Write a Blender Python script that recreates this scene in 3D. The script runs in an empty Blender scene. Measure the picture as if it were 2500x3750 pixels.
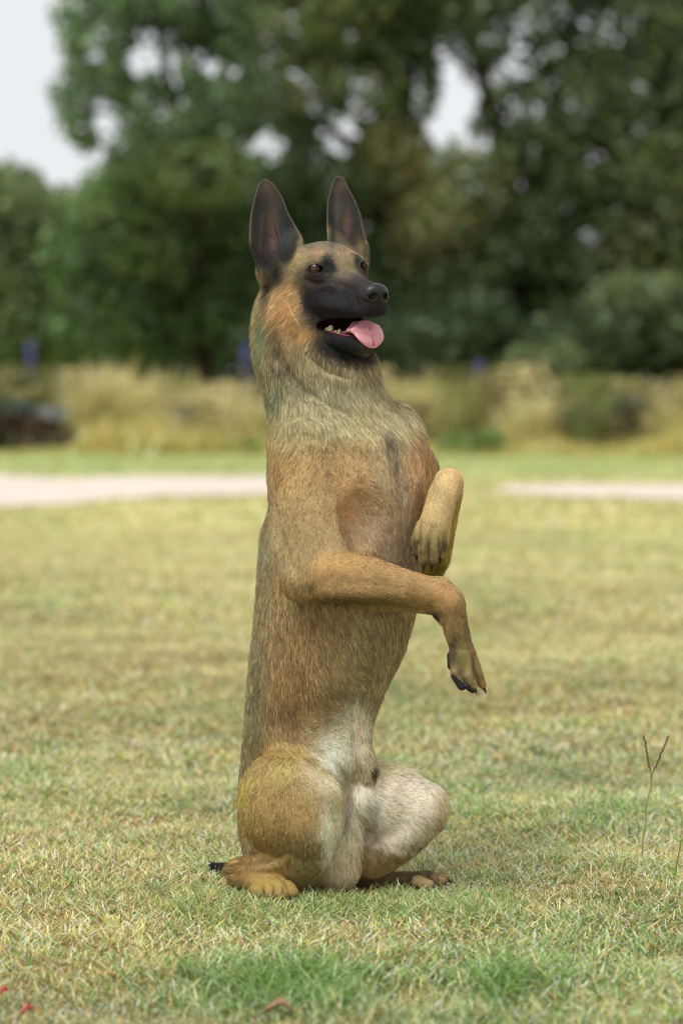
import bpy, math
import numpy as np
sc = bpy.context.scene
R = math.radians
# ------------------------------------------------------------------ camera, sky, sun, exposure
CAM_H = 0.765            # camera height over the lawn (m)
FPX = 8854.0             # focal length in pixels of the 2500 px wide photograph
DOG_Y = 3.87             # distance to the dog
cam_d = bpy.data.cameras.new('camera'); cam = bpy.data.objects.new('camera', cam_d)
sc.collection.objects.link(cam); sc.camera = cam
cam.location = (0, 0, CAM_H); cam.rotation_euler = (R(90), 0, 0)
cam_d.sensor_fit = 'VERTICAL'; cam_d.sensor_height = 36.0; cam_d.sensor_width = 24.0
cam_d.lens = FPX/3750*36.0
cam_d.shift_y = -(1875-1500)/3750.0
cam_d.clip_start = 0.05; cam_d.clip_end = 2000
cam_d.dof.use_dof = True; cam_d.dof.focus_distance = DOG_Y-0.09; cam_d.dof.aperture_fstop = 3.0
w = bpy.data.worlds.new('World'); sc.world = w; w.use_nodes = True
nt = w.node_tree; nt.nodes.clear()
SUN_EL, SUN_AZ = 58.0, 222.0     # azimuth measured clockwise from +Y
sky = nt.nodes.new('ShaderNodeTexSky'); sky.sky_type = 'NISHITA'; sky.sun_disc = False
sky.sun_elevation = R(SUN_EL); sky.sun_rotation = R(SUN_AZ); sky.dust_density = 3.0; sky.air_density = 1.0
bg1 = nt.nodes.new('ShaderNodeBackground'); bg1.inputs[1].default_value = 0.05
nt.links.new(sky.outputs[0], bg1.inputs[0])
# overcast cloud sheet: pale grey with faint soft mottling, brighter overhead
tc = nt.nodes.new('ShaderNodeTexCoord')
nz = nt.nodes.new('ShaderNodeTexNoise'); nz.inputs['Scale'].default_value = 1.6; nz.inputs['Detail'].default_value = 3
nt.links.new(tc.outputs['Generated'], nz.inputs['Vector'])
cr = nt.nodes.new('ShaderNodeValToRGB')
cr.color_ramp.elements[0].position = 0.3; cr.color_ramp.elements[0].color = (0.86, 0.88, 0.905, 1)
cr.color_ramp.elements[1].position = 0.7; cr.color_ramp.elements[1].color = (0.95, 0.96, 0.975, 1)
nt.links.new(nz.outputs['Fac'], cr.inputs[0])
bg2 = nt.nodes.new('ShaderNodeBackground'); bg2.inputs[1].default_value = 0.78
nt.links.new(cr.outputs[0], bg2.inputs[0])
ad = nt.nodes.new('ShaderNodeMixShader'); ad.inputs[0].default_value = 0.85
nt.links.new(bg1.outputs[0], ad.inputs[1]); nt.links.new(bg2.outputs[0], ad.inputs[2])
ow = nt.nodes.new('ShaderNodeOutputWorld'); nt.links.new(ad.outputs[0], ow.inputs[0])
sd = bpy.data.lights.new('sun', 'SUN'); sd.energy = 2.0; sd.angle = R(28); sd.color = (1, 0.985, 0.955)
sun = bpy.data.objects.new('sun', sd); sc.collection.objects.link(sun)
az, el = R(SUN_AZ), R(SUN_EL)
from mathutils import Vector
sun.rotation_euler = Vector((math.sin(az)*math.cos(el), math.cos(az)*math.cos(el), math.sin(el))).to_track_quat('Z', 'Y').to_euler()
sun.location = (0, 0, 30)
sc.view_settings.view_transform = 'Standard'; sc.view_settings.look = 'None'
sc.view_settings.gamma = 1.0; sc.view_settings.exposure = 0.44
sc.render.engine = 'CYCLES'
sc.cycles.use_denoising = True; sc.cycles.filter_width = 1.05
sc.cycles.max_bounces = 6; sc.cycles.transparent_max_bounces = 12
# ------------------------------------------------------------------ helpers
DEV = ''
rng = np.random.default_rng(7)
KP = 1.5944/FPX                     # metres per picture unit at 1 m distance
S0 = KP*DOG_Y                       # metres per unit at the dog
def P(ox, oy, w=0.0):
    """measured position on the photograph (1568 wide) at a depth w (same units) behind the dog's plane -> metres"""
    Y = DOG_Y + w*S0
    return np.array([(ox-784)*KP*Y, Y, CAM_H-(oy-941)*KP*Y])
def hue(r, g, b):
    f = lambda c: ((c/255+0.055)/1.055)**2.4 if c > 10 else c/255/12.92
    return (f(r), f(g), f(b))
def tag(o, label=None, cat=None, group=None, kind=None):
    if label: o['label'] = label
    if cat: o['category'] = cat
    if group: o['group'] = group
    if kind: o['kind'] = kind
    return o
def link(o, parent=None):
    sc.collection.objects.link(o)
    if parent is not None: o.parent = parent
    return o
def empty(name, loc):
    o = bpy.data.objects.new(name, None); o.location = loc; o.empty_display_size = 0.1
    return link(o)
def mesh_np(name, V, F, mat=None, parent=None, smooth=True, col=None, fsize=None):
    """V (n,3); F (m,k) all faces with k corners; col (n,3) per-vertex colour"""
    V = np.asarray(V, np.float32); F = np.asarray(F, np.int32)
    if parent is not None:
        V = V - np.array(parent.location, np.float32)
    me = bpy.data.meshes.new(name)
    me.vertices.add(len(V)); me.vertices.foreach_set('co', V.ravel())
    k = F.shape[1]
    me.loops.add(F.size); me.loops.foreach_set('vertex_index', F.ravel())
    me.polygons.add(len(F)); me.polygons.foreach_set('loop_start', np.arange(0, F.size, k, dtype=np.int32))
    me.polygons.foreach_set('loop_total', np.full(len(F), k, np.int32))
    if smooth: me.polygons.foreach_set('use_smooth', np.ones(len(F), bool))
    me.update(calc_edges=True)
    if col is not None:
        a = me.color_attributes.new('Col', 'FLOAT_COLOR', 'POINT')
        c4 = np.ones((len(V), 4), np.float32); c4[:, :3] = col
        a.data.foreach_set('color', c4.ravel())
    if mat: me.materials.append(mat)
    return link(bpy.data.objects.new(name, me), parent)
def mat(name, color=(.5, .5, .5), rough=.6, spec=.4, attr=False, coat=0.0, sub=0.0, trans=0.0, noise=None, bump=None, sheen=0.0):
    m = bpy.data.materials.new(name); m.use_nodes = True
    t = m.node_tree; b = t.nodes['Principled BSDF']
    b.inputs['Base Color'].default_value = (*color, 1); b.inputs['Roughness'].default_value = rough
    b.inputs['Specular IOR Level'].default_value = spec
    if coat: b.inputs['Coat Weight'].default_value = coat; b.inputs['Coat Roughness'].default_value = 0.03
    if sub: b.inputs['Subsurface Weight'].default_value = sub; b.inputs['Subsurface Scale'].default_value = 0.01
    if sheen: b.inputs['Sheen Weight'].default_value = sheen
    src = None
    if attr:
        a = t.nodes.new('ShaderNodeAttribute'); a.attribute_name = 'Col'; src = a.outputs['Color']
        t.links.new(src, b.inputs['Base Color'])
    if noise:                                     # (scale, amount, detail): brightness mottling of the surface itself
        n = t.nodes.new('ShaderNodeTexNoise'); n.inputs['Scale'].default_value = noise[0]; n.inputs['Detail'].default_value = noise[2]
        g = t.nodes.new('ShaderNodeTexCoord'); t.links.new(g.outputs['Object'], n.inputs['Vector'])
        mr = t.nodes.new('ShaderNodeMapRange'); mr.inputs[3].default_value = 1-noise[1]; mr.inputs[4].default_value = 1+noise[1]
        mr.inputs[1].default_value = .3; mr.inputs[2].default_value = .7
        t.links.new(n.outputs['Fac'], mr.inputs[0])
        mx = t.nodes.new('ShaderNodeVectorMath'); mx.operation = 'SCALE'
        if src is not None: t.links.new(src, mx.inputs[0])
        else: mx.inputs[0].default_value = color
        t.links.new(mr.outputs[0], mx.inputs['Scale']); t.links.new(mx.outputs[0], b.inputs['Base Color'])
    if bump:
        n = t.nodes.new('ShaderNodeTexNoise'); n.inputs['Scale'].default_value = bump[0]; n.inputs['Detail'].default_value = 4
        g = t.nodes.new('ShaderNodeTexCoord'); t.links.new(g.outputs['Object'], n.inputs['Vector'])
        bp = t.nodes.new('ShaderNodeBump'); bp.inputs['Distance'].default_value = bump[1]; bp.inputs['Strength'].default_value = 1
        t.links.new(n.outputs['Fac'], bp.inputs['Height']); t.links.new(bp.outputs[0], b.inputs['Normal'])
    if trans:                                     # thin leaf: part of the light passes through
        tr = t.nodes.new('ShaderNodeBsdfTranslucent'); mx2 = t.nodes.new('ShaderNodeMixShader'); mx2.inputs[0].default_value = trans
        if src is not None: t.links.new(src, tr.inputs['Color'])
        else: tr.inputs['Color'].default_value = (*color, 1)
        o = t.nodes['Material Output']
        t.links.new(b.outputs[0], mx2.inputs[1]); t.links.new(tr.outputs[0], mx2.inputs[2]); t.links.new(mx2.outputs[0], o.inputs[0])
    return m
_H = rng.random(4096).astype(np.float32)
def vnoise(p, scale):
    """smooth 3-D value noise in [-1,1] at points p (n,3)"""
    q = np.asarray(p, np.float64)*scale; i = np.floor(q).astype(np.int64); f = q-i; f = f*f*(3-2*f)
    out = 0
    for dx in (0, 1):
        for dy in (0, 1):
            for dz in (0, 1):
                h = ((i[:, 0]+dx)*73856093 ^ (i[:, 1]+dy)*19349663 ^ (i[:, 2]+dz)*83492791) & 4095
                wgt = (f[:, 0] if dx else 1-f[:, 0])*(f[:, 1] if dy else 1-f[:, 1])*(f[:, 2] if dz else 1-f[:, 2])
                out = out + _H[h]*wgt
    return out*2-1
def fbm(p, scale, octv=3):
    a, s, o = 1.0, scale, 0
    for _ in range(octv): o = o + a*vnoise(p, s); a *= .5; s *= 2.03
    return o/1.75
# ---- volumes: smooth union of shapes on a grid, meshed by surface nets
class Field:
    def __init__(s, lo, hi, h):
        s.lo = np.array(lo, np.float64); s.h = h
        s.n = np.ceil((np.array(hi)-s.lo)/h).astype(int)+1
        s.F = np.full(tuple(s.n), 0.06, np.float32)
    def box(s, lo, hi):
        a = np.clip(np.floor((np.array(lo)-s.lo)/s.h).astype(int), 0, s.n-1)
        b = np.clip(np.ceil((np.array(hi)-s.lo)/s.h).astype(int)+1, 1, s.n)
        if np.any(b <= a): return None, None
        sl = tuple(slice(int(x), int(y)) for x, y in zip(a, b))
        g = [(s.lo[k]+s.h*np.arange(a[k], b[k])).astype(np.float32) for k in range(3)]
        return sl, (g[0][:, None, None], g[1][None, :, None], g[2][None, None, :])
    def put(s, fn, lo, hi, k, op='add'):
        m = k+3*s.h
        sl, g = s.box(np.array(lo)-m, np.array(hi)+m)
        if sl is None: return
        d = fn(*g).astype(np.float32); a = s.F[sl]
        if op == 'add':
            h = np.clip(.5+.5*(a-d)/k, 0, 1); s.F[sl] = a+(d-a)*h-k*h*(1-h)
        else:                       # cut
            d = -d; h = np.clip(.5-.5*(a-d)/k, 0, 1); s.F[sl] = a+(d-a)*h+k*h*(1-h)
    def ell(s, c, r, B=None, k=.01, op='add'):
        """ellipsoid centre c, radii r along the rows of B"""
        B = np.eye(3) if B is None else np.asarray(B); r = np.asarray(r, float)
        ext = np.sqrt(((B*r[:, None])**2).sum(0))
        def fn(x, y, z):
            x, y, z = x-c[0], y-c[1], z-c[2]
            k0 = 0; k1 = 0
            for i in range(3):
                q = x*B[i, 0]+y*B[i, 1]+z*B[i, 2]
                k0 = k0+(q/r[i])**2; k1 = k1+(q/r[i]**2)**2
            k0 = np.sqrt(k0); k1 = np.sqrt(k1)+1e-6
            return k0*(k0-1)/k1
        s.put(fn, c-ext, c+ext, k, op)
    def cone(s, a, b, ra, rb, k=.01, op='add', sq=None):
        """tapered capsule; sq=(direction, factor) flattens it along a direction"""
        a = np.asarray(a, float); b = np.asarray(b, float); ab = b-a; L2 = max(ab@ab, 1e-9)
        rm = max(ra, rb)*(1 if sq is None else max(1, sq[1]))
        def fn(x, y, z):
            x, y, z = x-a[0], y-a[1], z-a[2]
            t = np.clip((x*ab[0]+y*ab[1]+z*ab[2])/L2, 0, 1)
            x, y, z = x-t*ab[0], y-t*ab[1], z-t*ab[2]
            rr = ra+(rb-ra)*t
            if sq is not None:
                n, f = sq; q = (x*n[0]+y*n[1]+z*n[2])*(1/f-1)
                x, y, z = x+n[0]*q, y+n[1]*q, z+n[2]*q
                return (np.sqrt(x*x+y*y+z*z)-rr)*min(1, f)
            return np.sqrt(x*x+y*y+z*z)-rr
        s.put(fn, np.minimum(a, b)-rm, np.maximum(a, b)+rm, k, op)
    def chain(s, pts, k=.01, op='add', sq=None):
        """a run of tapered capsules joined without bulges at the joints"""
        A = [(np.asarray(p, float), r) for p, r in pts]
        P_ = np.array([p for p, _ in A]); rm = max(r for _, r in A)*(1 if sq is None else max(1, sq[1]))
        def fn(x, y, z):
            out = None
            for (a, ra), (b, rb) in zip(A[:-1], A[1:]):
                ab = b-a; L2 = max(ab@ab, 1e-9)
                X, Y, Z = x-a[0], y-a[1], z-a[2]
                t = np.clip((X*ab[0]+Y*ab[1]+Z*ab[2])/L2, 0, 1)
                X, Y, Z = X-t*ab[0], Y-t*ab[1], Z-t*ab[2]
                rr = ra+(rb-ra)*t; g = 1
                if sq is not None:
                    n, f = sq; q = (X*n[0]+Y*n[1]+Z*n[2])*(1/f-1)
                    X, Y, Z = X+n[0]*q, Y+n[1]*q, Z+n[2]*q; g = min(1, f)
                d = (np.sqrt(X*X+Y*Y+Z*Z)-rr)*g
                out = d if out is None else np.minimum(out, d)
            return out
        s.put(fn, P_.min(0)-rm, P_.max(0)+rm, k, op)
    def sample(s, p):
        q = (np.asarray(p)-s.lo)/s.h; q = np.clip(q, 0, s.n-1.001); i = q.astype(int); f = q-i
        out = 0
        for dx in (0, 1):
            for dy in (0, 1):
                for dz in (0, 1):
                    wgt = (f[:, 0] if dx else 1-f[:, 0])*(f[:, 1] if dy else 1-f[:, 1])*(f[:, 2] if dz else 1-f[:, 2])
                    out = out + s.F[i[:, 0]+dx, i[:, 1]+dy, i[:, 2]+dz]*wgt
        return out
    def surf(s, ox, oy, w0=-420, w1=320):
        """depth w of the first surface met at measured position (ox, oy)"""
        W = np.arange(w0, w1, 2.0)
        Y = DOG_Y+W*S0
        pts = np.stack([(ox-784)*KP*Y, Y, CAM_H-(oy-941)*KP*Y], 1)
        v = s.sample(pts); i = np.argmax(v < 0)
        return W[i] if v[i] < 0 else 0.0
    def mesh(s):
        F = s.F; ins = F < 0; n = s.n
        nx, ny, nz = F.shape
        cs = np.zeros((nx-1, ny-1, nz-1), np.uint8)
        for dx in (0, 1):
            for dy in (0, 1):
                for dz in (0, 1):
                    cs += ins[dx:nx-1+dx, dy:ny-1+dy, dz:nz-1+dz]
        act = (cs > 0) & (cs < 8); ci = np.argwhere(act)
        idx = np.full(act.shape, -1, np.int32); idx[act] = np.arange(len(ci))
        acc = np.zeros((len(ci), 3)); cnt = np.zeros(len(ci))
        cor = np.array([(x, y, z) for x in (0, 1) for y in (0, 1) for z in (0, 1)])
        val = {tuple(c): F[ci[:, 0]+c[0], ci[:, 1]+c[1], ci[:, 2]+c[2]] for c in cor}
        for c in cor:
            for ax in range(3):
                if c[ax] == 1: continue
                e = c.copy(); e[ax] = 1
                va, vb = val[tuple(c)], val[tuple(e)]
                m = (va < 0) != (vb < 0)
                t = va/np.where(m, va-vb, 1)
                p = np.repeat(c[None, :].astype(float), len(ci), 0); p[:, ax] += t
                acc[m] += p[m]; cnt[m] += 1
        V = s.lo+s.h*(ci+acc/cnt[:, None])
        faces = []
        for ax in range(3):
            a = [slice(None)]*3; b = [slice(None)]*3; a[ax] = slice(0, -1); b[ax] = slice(1, None)
            A, Bv = ins[tuple(a)], ins[tuple(b)]
            e = np.argwhere(A != Bv)
            u, v = [(1, 2), (2, 0), (0, 1)][ax]
            ok = (e[:, u] > 0) & (e[:, v] > 0) & (e[:, u] < n[u]-1) & (e[:, v] < n[v]-1); e = e[ok]
            def at(du, dv):
                q = e.copy(); q[:, u] += du; q[:, v] += dv; return idx[q[:, 0], q[:, 1], q[:, 2]]
            q = np.stack([at(-1, -1), at(0, -1), at(0, 0), at(-1, 0)], 1)
            flip = ~A[e[:, 0], e[:, 1], e[:, 2]]
            q[flip] = q[flip][:, ::-1]; faces.append(q)
        Fc = np.concatenate(faces); Fc = Fc[(Fc >= 0).all(1)]
        return V, Fc
def at(ox, oy, Y): return np.array([(ox-784)*KP*Y, Y, CAM_H-(oy-941)*KP*Y])
def tube(pts, rads, k=9):
    """V, F of a bent tapering tube"""
    V, F = [], []; pts = [np.asarray(p, float) for p in pts]
    for i, (p, r) in enumerate(zip(pts, rads)):
        d = pts[min(i+1, len(pts)-1)]-pts[max(i-1, 0)]; d /= np.linalg.norm(d)
        a = np.cross(d, [.3, 1, .1]); a /= np.linalg.norm(a); b_ = np.cross(d, a)
        for j in range(k):
            th = 2*math.pi*j/k; V.append(p+r*(1+.08*math.sin(3*th+i))*(math.cos(th)*a+math.sin(th)*b_))
    for i in range(len(pts)-1):
        for j in range(k): F.append((i*k+j, i*k+(j+1) % k, (i+1)*k+(j+1) % k, (i+1)*k+j))
    return np.array(V), np.array(F)
# ------------------------------------------------------------------ ground, path, lawn
def gy(oy): return CAM_H/KP/(oy-941)                    # distance of the ground seen at picture height oy
def gp_(ox, oy): Y = gy(oy); return ((ox-784)*KP*Y, Y)
def ground_z(x, y):
    p = np.stack([x, y, np.zeros_like(x)], 1)
    near = 1-sstep0(y, 9, 16); dogz = 1-np.exp(-((x+.03)/.32)**2-((y-3.86)/.35)**2)
    return (.016*fbm(p, 2.2, 3)+.006*vnoise(p+3, 14))*near*dogz + .05*vnoise(p+11, .12)*sstep0(y, 9, 20)*(1-sstep0(y, 60, 90))
def sstep0(x, a, b):
    t = np.clip((x-a)/(b-a), 0, 1); return t*t*(3-2*t)
M_ground = bpy.data.materials.new('lawn_soil'); M_ground.use_nodes = True
t = M_ground.node_tree; b = t.nodes['Principled BSDF']; b.inputs['Roughness'].default_value = .9; b.inputs['Specular IOR Level'].default_value = .15
tcn = t.nodes.new('ShaderNodeTexCoord')
def tnoise(scale, detail, c0, c1, p0=.35, p1=.65, stretch=None):
    n = t.nodes.new('ShaderNodeTexNoise'); n.inputs['Scale'].default_value = scale; n.inputs['Detail'].default_value = detail
    if stretch:
        mp = t.nodes.new('ShaderNodeMapping'); mp.inputs['Scale'].default_value = stretch; t.links.new(tcn.outputs['Object'], mp.inputs[0]); t.links.new(mp.outputs[0], n.inputs['Vector'])
    else: t.links.new(tcn.outputs['Object'], n.inputs['Vector'])
    r = t.nodes.new('ShaderNodeValToRGB'); r.color_ramp.elements[0].position = p0; r.color_ramp.elements[1].position = p1
    r.color_ramp.elements[0].color = (*c0, 1); r.color_ramp.elements[1].color = (*c1, 1); t.links.new(n.outputs['Fac'], r.inputs[0]); return r.outputs[0]
def tmix(f, a, c, mode='MIX'):
    m = t.nodes.new('ShaderNodeMix'); m.data_type = 'RGBA'; m.blend_type = mode
    if isinstance(f, float): m.inputs[0].default_value = f
    else: t.links.new(f, m.inputs[0])
    t.links.new(a, m.inputs[6]); t.links.new(c, m.inputs[7]); return m.outputs[2]
near_c = tnoise(9, 5, hue(128, 96, 66), hue(170, 146, 96)); far_c = tnoise(.9, 5, hue(196, 182, 118), hue(178, 176, 108), .38, .62, (1, .45, 1))
fine = tnoise(40, 3, (.55, .55, .55), (1.25, 1.25, 1.25), .3, .7)
sepn = t.nodes.new('ShaderNodeSeparateXYZ'); t.links.new(tcn.outputs['Object'], sepn.inputs[0])
mr = t.nodes.new('ShaderNodeMapRange'); mr.inputs[1].default_value = 7; mr.inputs[2].default_value = 15; t.links.new(sepn.outputs[1], mr.inputs[0])
mr2 = t.nodes.new('ShaderNodeMapRange'); mr2.inputs[1].default_value = 23; mr2.inputs[2].default_value = 31; t.links.new(sepn.outputs[1], mr2.inputs[0])
green_c = tnoise(1.2, 4, hue(158, 180, 108), hue(176, 184, 112))
t.links.new(tmix(1.0, tmix(mr2.outputs[0], tmix(mr.outputs[0], near_c, far_c), green_c), fine, 'MULTIPLY'), b.inputs['Base Color'])
ys = np.concatenate([np.linspace(1.2, 9, 260), np.geomspace(9.05, 600, 110)]); u_ = np.linspace(-1, 1, 181); xs = np.sinh(u_*7.2)/math.sinh(7.2)*400
XX, YY = np.meshgrid(xs, ys); V = np.stack([XX.ravel(), YY.ravel(), ground_z(XX.ravel(), YY.ravel())], 1)
nx_, ny_ = len(xs), len(ys); I = (np.arange(ny_-1)[:, None]*nx_+np.arange(nx_-1)[None]).ravel()
tag(mesh_np('ground', V, np.stack([I, I+1, I+nx_+1, I+nx_], 1), M_ground), kind='structure')
# sandy path, two stretches with grass grown over the middle
M_sand = mat('pale_sand', hue(216, 202, 188), rough=.95, spec=.1, noise=(1.3, .07, 4), bump=(60, .01))
paths = []
for far, nearr in (([(-900, 1078), (-300, 1084), (0, 1089), (60, 1093), (110, 1099), (190, 1099), (240, 1093), (340, 1091), (450, 1093), (610, 1093), (700, 1096), (790, 1104)],
                    [(-900, 1215), (-300, 1188), (0, 1173), (110, 1170), (200, 1163), (250, 1157), (330, 1152), (420, 1149), (520, 1146), (610, 1142), (700, 1136), (790, 1120)]),
                   ([(1140, 1128), (1180, 1123), (1300, 1117), (1380, 1119), (1470, 1120), (1568, 1120), (1800, 1119), (2500, 1110)],
                    [(1140, 1136), (1180, 1143), (1300, 1148), (1380, 1149), (1470, 1151), (1568, 1158), (1800, 1166), (2500, 1185)])):
    far, nearr = np.array(far, float), np.array(nearr, float); xo = np.linspace(far[0, 0], far[-1, 0], 240)
    wob = fbm(np.stack([xo/60, xo*0, xo*0], 1), 1, 4)*2.2
    yf = np.interp(xo, far[:, 0], far[:, 1])+wob*.5; yn = np.interp(xo, nearr[:, 0], nearr[:, 1])+wob[::-1]
    paths.append((xo, yf, yn)); Vp = []
    for f in np.linspace(0, 1, 9):
        oy = yf+(yn-yf)*f; Y = gy(oy); X = (xo-784)*KP*Y; Vp.append(np.stack([X, Y, ground_z(X, Y)+.012], 1))
    Vp = np.concatenate(Vp); n_ = len(xo); I = (np.arange(8)[:, None]*n_+np.arange(n_-1)[None]).ravel()
    tag(mesh_np('sand_path', Vp, np.stack([I, I+n_, I+n_+1, I+1], 1), M_sand), kind='structure')
def on_path(x, y):
    ox = 784+x/(KP*y); oy = 941+CAM_H/KP/y; m = np.zeros(len(x), bool)
    for xo, yf, yn in paths:
        m |= (ox > xo[0]) & (ox < xo[-1]) & (oy > np.interp(ox, xo, yf)-1+3*fbm(np.stack([x, y, x*0], 1), 2, 2)) & (oy < np.interp(ox, xo, yn)+3*fbm(np.stack([x, y, x*0], 1), 2, 2))
    return m
M_grass = mat('grass', rough=.42, spec=.45, attr=True, trans=.25)
def blades(name, x, y, z, hgt, wid, lean, bend, col, m=M_grass):
    """ribbons of three quads-worth of triangles: two at the foot, one bend, a pointed tip"""
    n = len(x); az = rng.uniform(0, 2*math.pi, n); fx, fy = np.cos(az), np.sin(az); a2 = rng.uniform(0, 2*math.pi, n); wx, wy = np.cos(a2)*wid/2, np.sin(a2)*wid/2
    b0 = np.stack([x, y, z], 1); W = np.stack([wx, wy, 0*wx], 1)
    def pt(s, q): return b0+np.stack([fx*hgt*(lean*s+bend*s*s), fy*hgt*(lean*s+bend*s*s), hgt*(s-.55*bend*s*s)], 1)+W*q
    V = np.stack([pt(0, -1), pt(0, 1), pt(.5, -.85), pt(.5, .85), pt(.82, -.5), pt(.82, .5), pt(1, 0)], 1).reshape(-1, 3)
    o = (np.arange(n)*7)[:, None]
    F = np.concatenate([o+[0, 1, 3], o+[0, 3, 2], o+[2, 3, 5], o+[2, 5, 4], o+[4, 5, 6]], 1).reshape(-1, 3)
    return mesh_np(name, V, F, m, smooth=False, col=np.repeat(col, 7, 0))
def pick(n, cols, wts):
    w_ = np.array(wts, float); return np.array([hue(*c) for c in cols])[rng.choice(len(cols), n, p=w_/w_.sum())]
bands = [(2.45, 5.2, 300000, .0155, .0026), (5.2, 8.5, 200000, .021, .0038), (8.5, 15, 125000, .03, .007), (15, 41, 90000, .04, .018)]
Xs, Ys, Hs, Ws, Cs = [], [], [], [], []
for y0, y1, n, h, wd in bands:
    if DEV: n //= 5
    y = np.sqrt(rng.uniform(y0*y0, y1*y1, n)); half = .1412*y*1.4+.4; x = rng.uniform(-1, 1, n)*half
    k = ~on_path(x, y) | (rng.random(n) < .02)
    p = np.stack([x, y, 0*x], 1); k &= (fbm(p, 7, 3)+rng.normal(0, .22, n)) > -.52
    k &= ~((np.abs(x+.035) < .10) & (np.abs(y-3.87) < .10))
    x, y = x[k], y[k]; p = p[k]; n = len(x)
    g = fbm(p*[1, .6, 1], 1.6, 3)+.5*vnoise(p+7, 9)            # green against straw
    ox = 784+x/(KP*y); oy = 941+CAM_H/KP/y
    for gx, gy_, rx, ry, a in ((560, 2275, 190, 55, 2.8), (760, 2300, 120, 40, 1.6), (1240, 2240, 220, 60, 1.1), (1150, 2290, 60, 40, .8), (1450, 1880, 120, 40, .5), (760, 2040, 330, 40, .45), (1080, 1850, 70, 40, .8), (900, 2300, 120, 50, -.4), (420, 2290, 60, 50, -.6), (60, 2150, 200, 90, -.2)):
        g += a*np.exp(-((ox-gx)/rx)**2-((oy-gy_)/ry)**2)
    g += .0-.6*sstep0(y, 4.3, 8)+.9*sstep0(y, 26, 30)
    g = np.where(g > .9, g*(.72+.5*(fbm(p+31, 6, 2) > -.1)), g)
    gm = 1/(1+np.exp(-(g+rng.normal(0, .55, n))*2.2))
    sat = np.clip(g-.9, 0, 1)[:, None]*.7; green = pick(n, [(122, 160, 78), (152, 182, 104), (182, 204, 146), (96, 132, 58), (212, 224, 190)], [3, 3, 2, 1.5, 1.2])
    straw = pick(n, [(230, 214, 154), (212, 186, 118), (240, 230, 190), (170, 140, 88), (206, 198, 122)], [3, 2, 2, 1, 2.5])
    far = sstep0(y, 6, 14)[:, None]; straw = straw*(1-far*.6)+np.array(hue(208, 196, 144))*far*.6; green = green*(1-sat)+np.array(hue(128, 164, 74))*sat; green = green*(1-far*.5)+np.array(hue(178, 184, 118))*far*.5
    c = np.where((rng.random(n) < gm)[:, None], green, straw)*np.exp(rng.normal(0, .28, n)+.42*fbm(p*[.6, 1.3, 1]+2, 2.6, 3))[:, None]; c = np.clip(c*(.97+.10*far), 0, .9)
    tall = 1+.6*np.clip(g, 0, 2.2)+.35*fbm(p, 5, 2)
    Xs.append(x); Ys.append(y); Hs.append(h*tall*rng.uniform(.5, 1.5, n)); Ws.append(wd*rng.uniform(.7, 1.3, n)); Cs.append(c)
nb = 4600; x = rng.uniform(-.26, .27, nb); y = 3.70+rng.normal(0, .07, nb); kk = (y < 3.80+.10*(x > .06)) | (np.abs(x) > .2); x, y = x[kk], y[kk]; nb = len(x)
Xs.append(x); Ys.append(y); Hs.append(rng.uniform(.012, .030, nb)); Ws.append(rng.uniform(.0014, .0026, nb)); Cs.append(pick(nb, [(122, 160, 78), (152, 182, 104), (206, 196, 126), (96, 132, 58), (182, 204, 146)], [1.5, 2.5, 3.5, 1, 2.5]))
x, y, h, wd, c = map(np.concatenate, (Xs, Ys, Hs, Ws, Cs)); n = len(x)
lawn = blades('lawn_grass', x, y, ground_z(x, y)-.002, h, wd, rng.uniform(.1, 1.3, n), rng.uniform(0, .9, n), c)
tag(lawn, 'short dewy lawn grass, green mixed with dry straw', 'grass', kind='stuff')
# dew on the nearer blades
nd = 1500 if DEV else 34000
y = np.sqrt(rng.uniform(2.9**2, 5.6**2, nd)); x = rng.uniform(-1, 1, nd)*(.1412*y*1.2+.1); k = (fbm(np.stack([x, y, x*0], 1), 3, 2)+rng.normal(0, .3, nd)) > -.1; x, y = x[k], y[k]; nd = len(x)
z = ground_z(x, y)+rng.uniform(.004, .022, nd); r = rng.uniform(.0005, .0012, nd)
oct_ = np.array([(1, 0, 0), (0, 1, 0), (-1, 0, 0), (0, -1, 0), (0, 0, 1), (0, 0, -1)]); of = np.array([(0, 1, 4), (1, 2, 4), (2, 3, 4), (3, 0, 4), (1, 0, 5), (2, 1, 5), (3, 2, 5), (0, 3, 5)])
V = (np.stack([x, y, z], 1)[:, None, :]+oct_[None]*r[:, None, None]).reshape(-1, 3); F = ((np.arange(nd)*6)[:, None, None]+of[None]).reshape(-1, 3)
tag(mesh_np('dew_drops', V, F, mat('dew', hue(240, 244, 246), rough=.1, spec=1.0)), 'tiny bright dew drops caught on the lawn grass', 'dew', kind='stuff')
# ------------------------------------------------------------------ trees, shrubs, tall grass, fence posts
def tubes(name, runs, m, parent=None):
    Vs, Fs, o = [], [], 0
    for pts, rads in runs:
        # subdivide with a little wander
        pts = [np.asarray(p, float) for p in pts]; q, rr = [pts[0]], [rads[0]]
        for a, b_, ra, rb in zip(pts[:-1], pts[1:], rads[:-1], rads[1:]):
            L = np.linalg.norm(b_-a)
            for f in (.33, .67, 1): q.append(a+(b_-a)*f+(rng.normal(0, .02*L, 3) if f < 1 else 0)); rr.append(ra+(rb-ra)*f)
        V, F = tube(q, rr); Vs.append(V); Fs.append(F+o); o += len(V)
    return mesh_np(name, np.concatenate(Vs), np.concatenate(Fs), m, parent)
M_bark = mat('bark', hue(62, 54, 46), rough=.95, spec=.1, noise=(6, .35, 4), bump=(14, .06))
M_leaf = mat('leaves', rough=.38, spec=.5, attr=True, trans=.42)
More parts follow.
